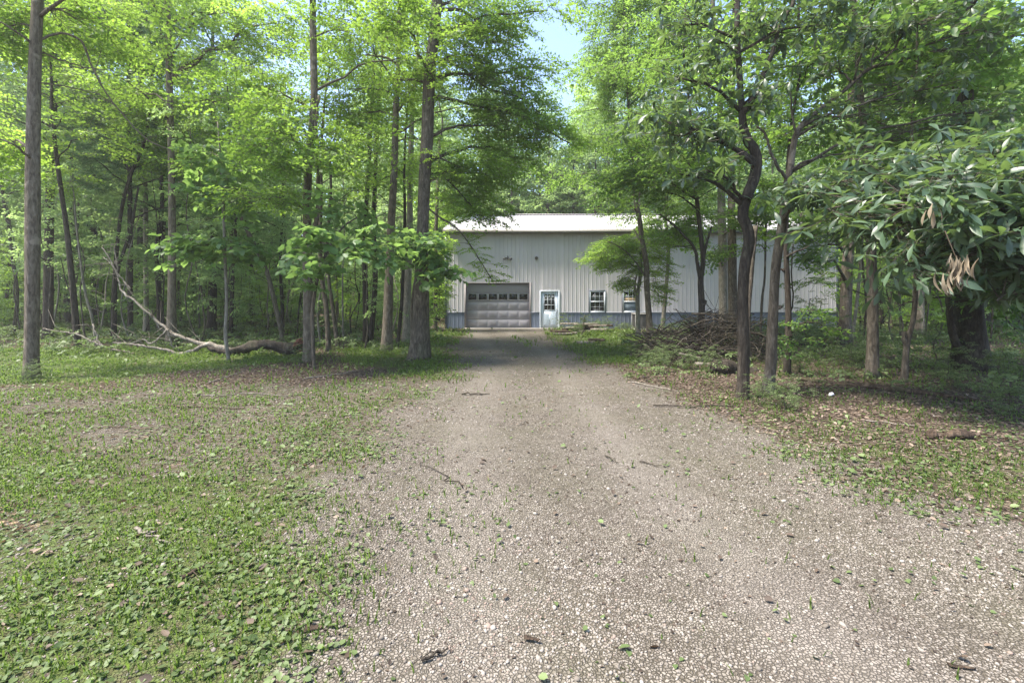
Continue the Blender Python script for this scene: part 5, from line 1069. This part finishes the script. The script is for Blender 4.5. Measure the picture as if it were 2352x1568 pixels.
# ------------------------------------------------------------------ GROUND COVER (stuff)
def area_points(n, ylo, yhi, wide=1.3, g=rng, xpad=1.0):
    y = np.sqrt(g.uniform(ylo**2, yhi**2, n)); x = g.uniform(-1, 1, n)*(wide*y+xpad); return x, y
g = np.random.default_rng(77)
ICO_V = []; t_ = (1+5**.5)/2
ICO_V = np.array([(-1, t_, 0), (1, t_, 0), (-1, -t_, 0), (1, -t_, 0), (0, -1, t_), (0, 1, t_), (0, -1, -t_), (0, 1, -t_), (t_, 0, -1), (t_, 0, 1), (-t_, 0, -1), (-t_, 0, 1)])/1.9
ICO_F = np.array([(0, 11, 5), (0, 5, 1), (0, 1, 7), (0, 7, 10), (0, 10, 11), (1, 5, 9), (5, 11, 4), (11, 10, 2), (10, 7, 6), (7, 1, 8), (3, 9, 4), (3, 4, 2), (3, 2, 6), (3, 6, 8), (3, 8, 9), (4, 9, 5), (2, 4, 11), (6, 2, 10), (8, 6, 7), (9, 8, 1)])
SX, SY, SS = [], [], []
for (a, b_, dens, lo, hi) in ((.9, 3.2, 3300, .006, .014), (3.2, 5.5, 1700, .007, .015), (5.5, 9, 600, .009, .017), (9, 14, 180, .011, .02)):
    n_ = int(dens*1.3*(b_**2-a**2)); x, y = area_points(n_, a, b_, 1.25, g); gr, gn, li, sa = cover(x, y, .5)
    k_ = g.random(n_) < gr*(1-.6*sa)*np.clip(.62+1.5*(fbm(x, y, 2.3)-.42)+.8*(fbm(x, y, .6)-.45)-.3*track(x, y), .12, 1); SX.append(x[k_]); SY.append(y[k_]); SS.append(g.uniform(lo, hi, n_)[k_]*g.choice([.62, .9, 1.3, 2.0], n_, p=[.45, .42, .115, .015])[k_])
x, y, s_ = map(np.concatenate, (SX, SY, SS)); n_ = len(x)
shp = ICO_V[None]*(1+g.normal(0, .16, (n_, 12, 1)))*np.stack([g.uniform(.8, 1.3, n_), g.uniform(.7, 1.1, n_), g.uniform(.45, .8, n_)], -1)[:, None]
R = rotm(g.uniform(0, 6.28, n_), g.normal(0, .3, n_), g.normal(0, .3, n_))
V = np.einsum('nij,nmj->nmi', R, shp)*s_[:, None, None]*.62+np.stack([x, y, gz(x, y)+s_*.12], -1)[:, None]
Fc = (ICO_F[None]+(np.arange(n_)*12)[:, None, None]).reshape(-1, 3)
tone = np.repeat(np.clip(g.normal(.55, .24, n_)+.9*(fbm(x, y, .8)-.5)+.5*(fbm(x+3, y, 3)-.5)+.13*track(x, y)-.04, 0, 1), 20)
m, n, l, b = mat_base('crushed_limestone'); at = n.new('ShaderNodeAttribute'); at.attribute_name = 'tone'
r = ramp(n, [(0, (.062, .053, .045)), (.3, (.135, .119, .102)), (.6, (.21, .19, .168)), (.9, (.295, .27, .242)), (1, (.20, .152, .128))]); l.new(at.outputs['Fac'], r.inputs[0])
c = mixc(n, l, noise(n, l, 90, 2, .5, pos(n, l)).outputs[0], r.outputs[0], (.2, .175, .135)); l.new(mixc(n, l, .7, c, r.outputs[0]), b.inputs['Base Color']); b.inputs['Roughness'].default_value = .9; b.inputs['Specular IOR Level'].default_value = .25
tag(link('gravel_stones', np_mesh('gravel_stones', V.reshape(-1, 3), [Fc], [m], tone=tone)), 'crushed pale limestone gravel over the driveway', 'gravel', kind='stuff')
print('stones', n_)
# dead leaves and woody bits lying flat
def flat_leaves(name, label, cat, matl, bands, key, size, shape=OVAL, SF=OF, tilt=.35, zoff=(.004, .02), tn=.5, seed=1):
    g = np.random.default_rng(seed); X, Y, S_ = [], [], []
    for (a, b_, dens, sm) in bands:
        n_ = int(dens*1.3*(b_**2-a**2)); x, y = area_points(n_, a, b_, 1.25, g); cv = cover(x, y, .6); k_ = g.random(n_) < key(cv, x, y); X.append(x[k_]); Y.append(y[k_]); S_.append(g.uniform(*size, int(k_.sum()))*sm)
    x, y, s_ = map(np.concatenate, (X, Y, S_)); n_ = len(x); ok = ~((y > WY-.4) & (x > WX0-.2) & (x < WX1+.2) & (y < WY+13)); x, y, s_ = x[ok], y[ok], s_[ok]; n_ = len(x)
    P = np.stack([x, y, gz(x, y)+g.uniform(*zoff, n_)*np.minimum(3, s_/.05)], -1)
    V, Fc, T = leaves(P, g.uniform(0, 6.28, n_), g.normal(0, tilt, n_), g.normal(0, tilt, n_), s_, shape, SF, g)
    tone = np.clip(np.repeat(tn+.55*(fbm(x, y, 1.7)-.5), len(SF))+T*.8, 0, 1)
    o = link(name, np_mesh(name, V, [Fc], [matl], tone=tone)); tag(o, label, cat, kind='stuff'); print(name, n_); return o
flat_leaves('leaf_litter', 'dry brown leaves scattered over the ground', 'leaf litter', L_DRY, [(1, 5, 330, 1), (5, 10, 330, 1), (10, 20, 130, 1.2), (20, 34, 16, 1.5)], lambda c, x, y: np.clip(c[2], 0, 1)**1.3+.012, (.022, .06), tilt=.4, seed=2)
flat_leaves('ground_weeds', 'small round-leaved weeds creeping over the soil', 'weeds', L_WEED, [(1, 3.5, 2900, .75), (3.5, 6, 1900, .85), (6, 11, 420, 1.2), (11, 20, 75, 1.7), (20, 40, 20, 2.8)], lambda c, x, y: np.clip((c[1]-.02)*np.clip(4.0*fbm(x, y, 1.9)-1.55, 0.05, 1)*np.clip(2*fbm(x+9, y, .45)-.25, .3, 1), 0, 1), (.010, .05), HEART, OF, .3, (.005, .03), .5, seed=3)
flat_leaves('gravel_debris', 'dark leaf crumbs and bits of bark lying on the gravel', 'debris', L_DRY, [(1, 4, 260, 1), (4, 8, 160, 1.1), (8, 16, 60, 1.5)], lambda c, x, y: np.clip((c[0]+.3)*np.clip(3*fbm(x+5, y+5, 1.2)-.9, .08, 1), 0, 1), (.008, .026), OVAL, OF, .3, (.004, .015), .12, seed=9)
# a few broader weeds
flat_leaves('broad_weeds', 'broader leafed weeds among the small ones', 'weeds', L_WEED, [(1, 4, 170, .6), (4, 9, 70, .8), (9, 20, 16, 1.3), (20, 36, 8, 1.8)], lambda c, x, y: np.clip(c[1]*np.clip(3*fbm(x, y, 2.7)-1.1, 0, 1), 0, 1), (.05, .10), OVAL, OF, .35, (.008, .03), .7, seed=4)
# grass blades
g = np.random.default_rng(5); X, Y, H_ = [], [], []
for (a, b_, dens, hm) in ((1, 4, 2100, .72), (4, 8, 1000, .9), (8, 15, 260, 1.4), (15, 26, 60, 2.4)):
    n_ = int(dens*1.3*(b_**2-a**2)); x, y = area_points(n_, a, b_, 1.25, g); cv = cover(x, y, .6); k_ = g.random(n_) < np.clip(cv[1]**1.5*np.clip(3.2*fbm(x+50, y, 1.3)-1.0, .03, 1), 0, 1)
    X.append(x[k_]); Y.append(y[k_]); H_.append(g.uniform(.03, .085, int(k_.sum()))*hm)
x, y, h_ = map(np.concatenate, (X, Y, H_)); ok = ~((y > WY-.4) & (x > WX0-.2) & (x < WX1+.2)); x, y, h_ = x[ok], y[ok], h_[ok]; n_ = len(x); az = g.uniform(0, 6.28, n_); wd_ = h_*.07+.0012*y/2; be = g.uniform(.2, .9, n_)*h_
dx, dy = np.cos(az), np.sin(az); z = gz(x, y); V = np.empty((n_, 5, 3)); zz = z
V[:, 0] = np.stack([x-dy*wd_, y+dx*wd_, z], -1); V[:, 1] = np.stack([x+dy*wd_, y-dx*wd_, z], -1)
V[:, 2] = np.stack([x+dx*be*.35+dy*wd_*.8, y+dy*be*.35-dx*wd_*.8, z+h_*.6], -1); V[:, 3] = np.stack([x+dx*be*.35-dy*wd_*.8, y+dy*be*.35+dx*wd_*.8, z+h_*.6], -1); V[:, 4] = np.stack([x+dx*be, y+dy*be, z+h_], -1)
o_ = (np.arange(n_)*5)[:, None]; tone = np.clip(.5+.5*(fbm(x, y, .9)-.5)+g.normal(0, .15, n_), 0, 1)
tag(link('grass', np_mesh('grass', V.reshape(-1, 3), [np.array([[2, 3, 4]])+o_, np.array([[0, 1, 2, 3]])+o_], [L_GRASS], tone=np.concatenate([tone, tone]))), 'short green grass in tufts and patches', 'grass', kind='stuff'); print('grass', n_)
# leafy herb layer of the woods
lm = MB(); g = np.random.default_rng(6); X, Y = [], []
for (a, b_, dens) in ((7.5, 12, 9), (12, 20, 7), (20, 42, 3.2)):
    n_ = int(dens*1.3*(b_**2-a**2)); x, y = area_points(n_, a, b_, 1.22, g); cv = cover(x, y, .6); u = CU+F*x/y; v = CV+F*H0/y
    base_p = np.where((y > 13) & ((u < 1000) | (u > 1560)), .9, .0); base_p = np.where((u > 1440) & (u < 1720) & (v > 800) & (v < 880), .5, base_p); base_p = np.where((u > 1830) & (v < 900), .7, base_p); base_p = np.where((u > 2050) & (v < 960), .4, base_p)
    k_ = (g.random(n_) < base_p*np.clip(2.2*fbm(x, y, .5)-.4, .1, 1)) & ~((y > WY-.8) & (x > WX0-.5) & (x < WX1+.5) & (y < 39)); X.append(x[k_]); Y.append(y[k_])
x, y = np.concatenate(X), np.concatenate(Y); n_ = len(x); hh = g.uniform(.08, .38, n_)*np.clip(y/14, .6, 1.3)
stamp(lm, S_BROAD+S_OVAL, np.stack([x, y, gz(x, y)+hh], -1), g.uniform(0, 6.28, n_), g.normal(0, .3, n_), g.normal(0, .3, n_), g.uniform(.25, .5, n_)*np.clip(y/16, .8, 1.6), np.clip(.65+.5*(fbm(x, y, .6)-.5), 0, 1), g=g); print('herbs', n_)
tag(lm.build('undergrowth', [L_WEED, TWIG]), 'low leafy herbs covering the forest floor between the trunks', 'undergrowth', kind='stuff')

# labels of look-alike neighbours: told apart by their order in the view
from collections import defaultdict
same = defaultdict(list)
for o in bpy.data.objects:
    if o.parent is None and 'label' in o: same[o['label']].append(o)
ORD = ['first', 'second', 'third', 'fourth', 'fifth', 'sixth', 'seventh', 'eighth', 'ninth', 'tenth', 'eleventh', 'twelfth', 'thirteenth', 'fourteenth', 'fifteenth', 'sixteenth', 'seventeenth', 'eighteenth', 'nineteenth', 'twentieth']
for lab, os_ in same.items():
    if len(os_) > 1:
        for k, o in enumerate(sorted(os_, key=lambda q: q.location.x/max(.5, q.location.y))): o['label'] = f"{lab}, {ORD[min(k, 19)]} from left"
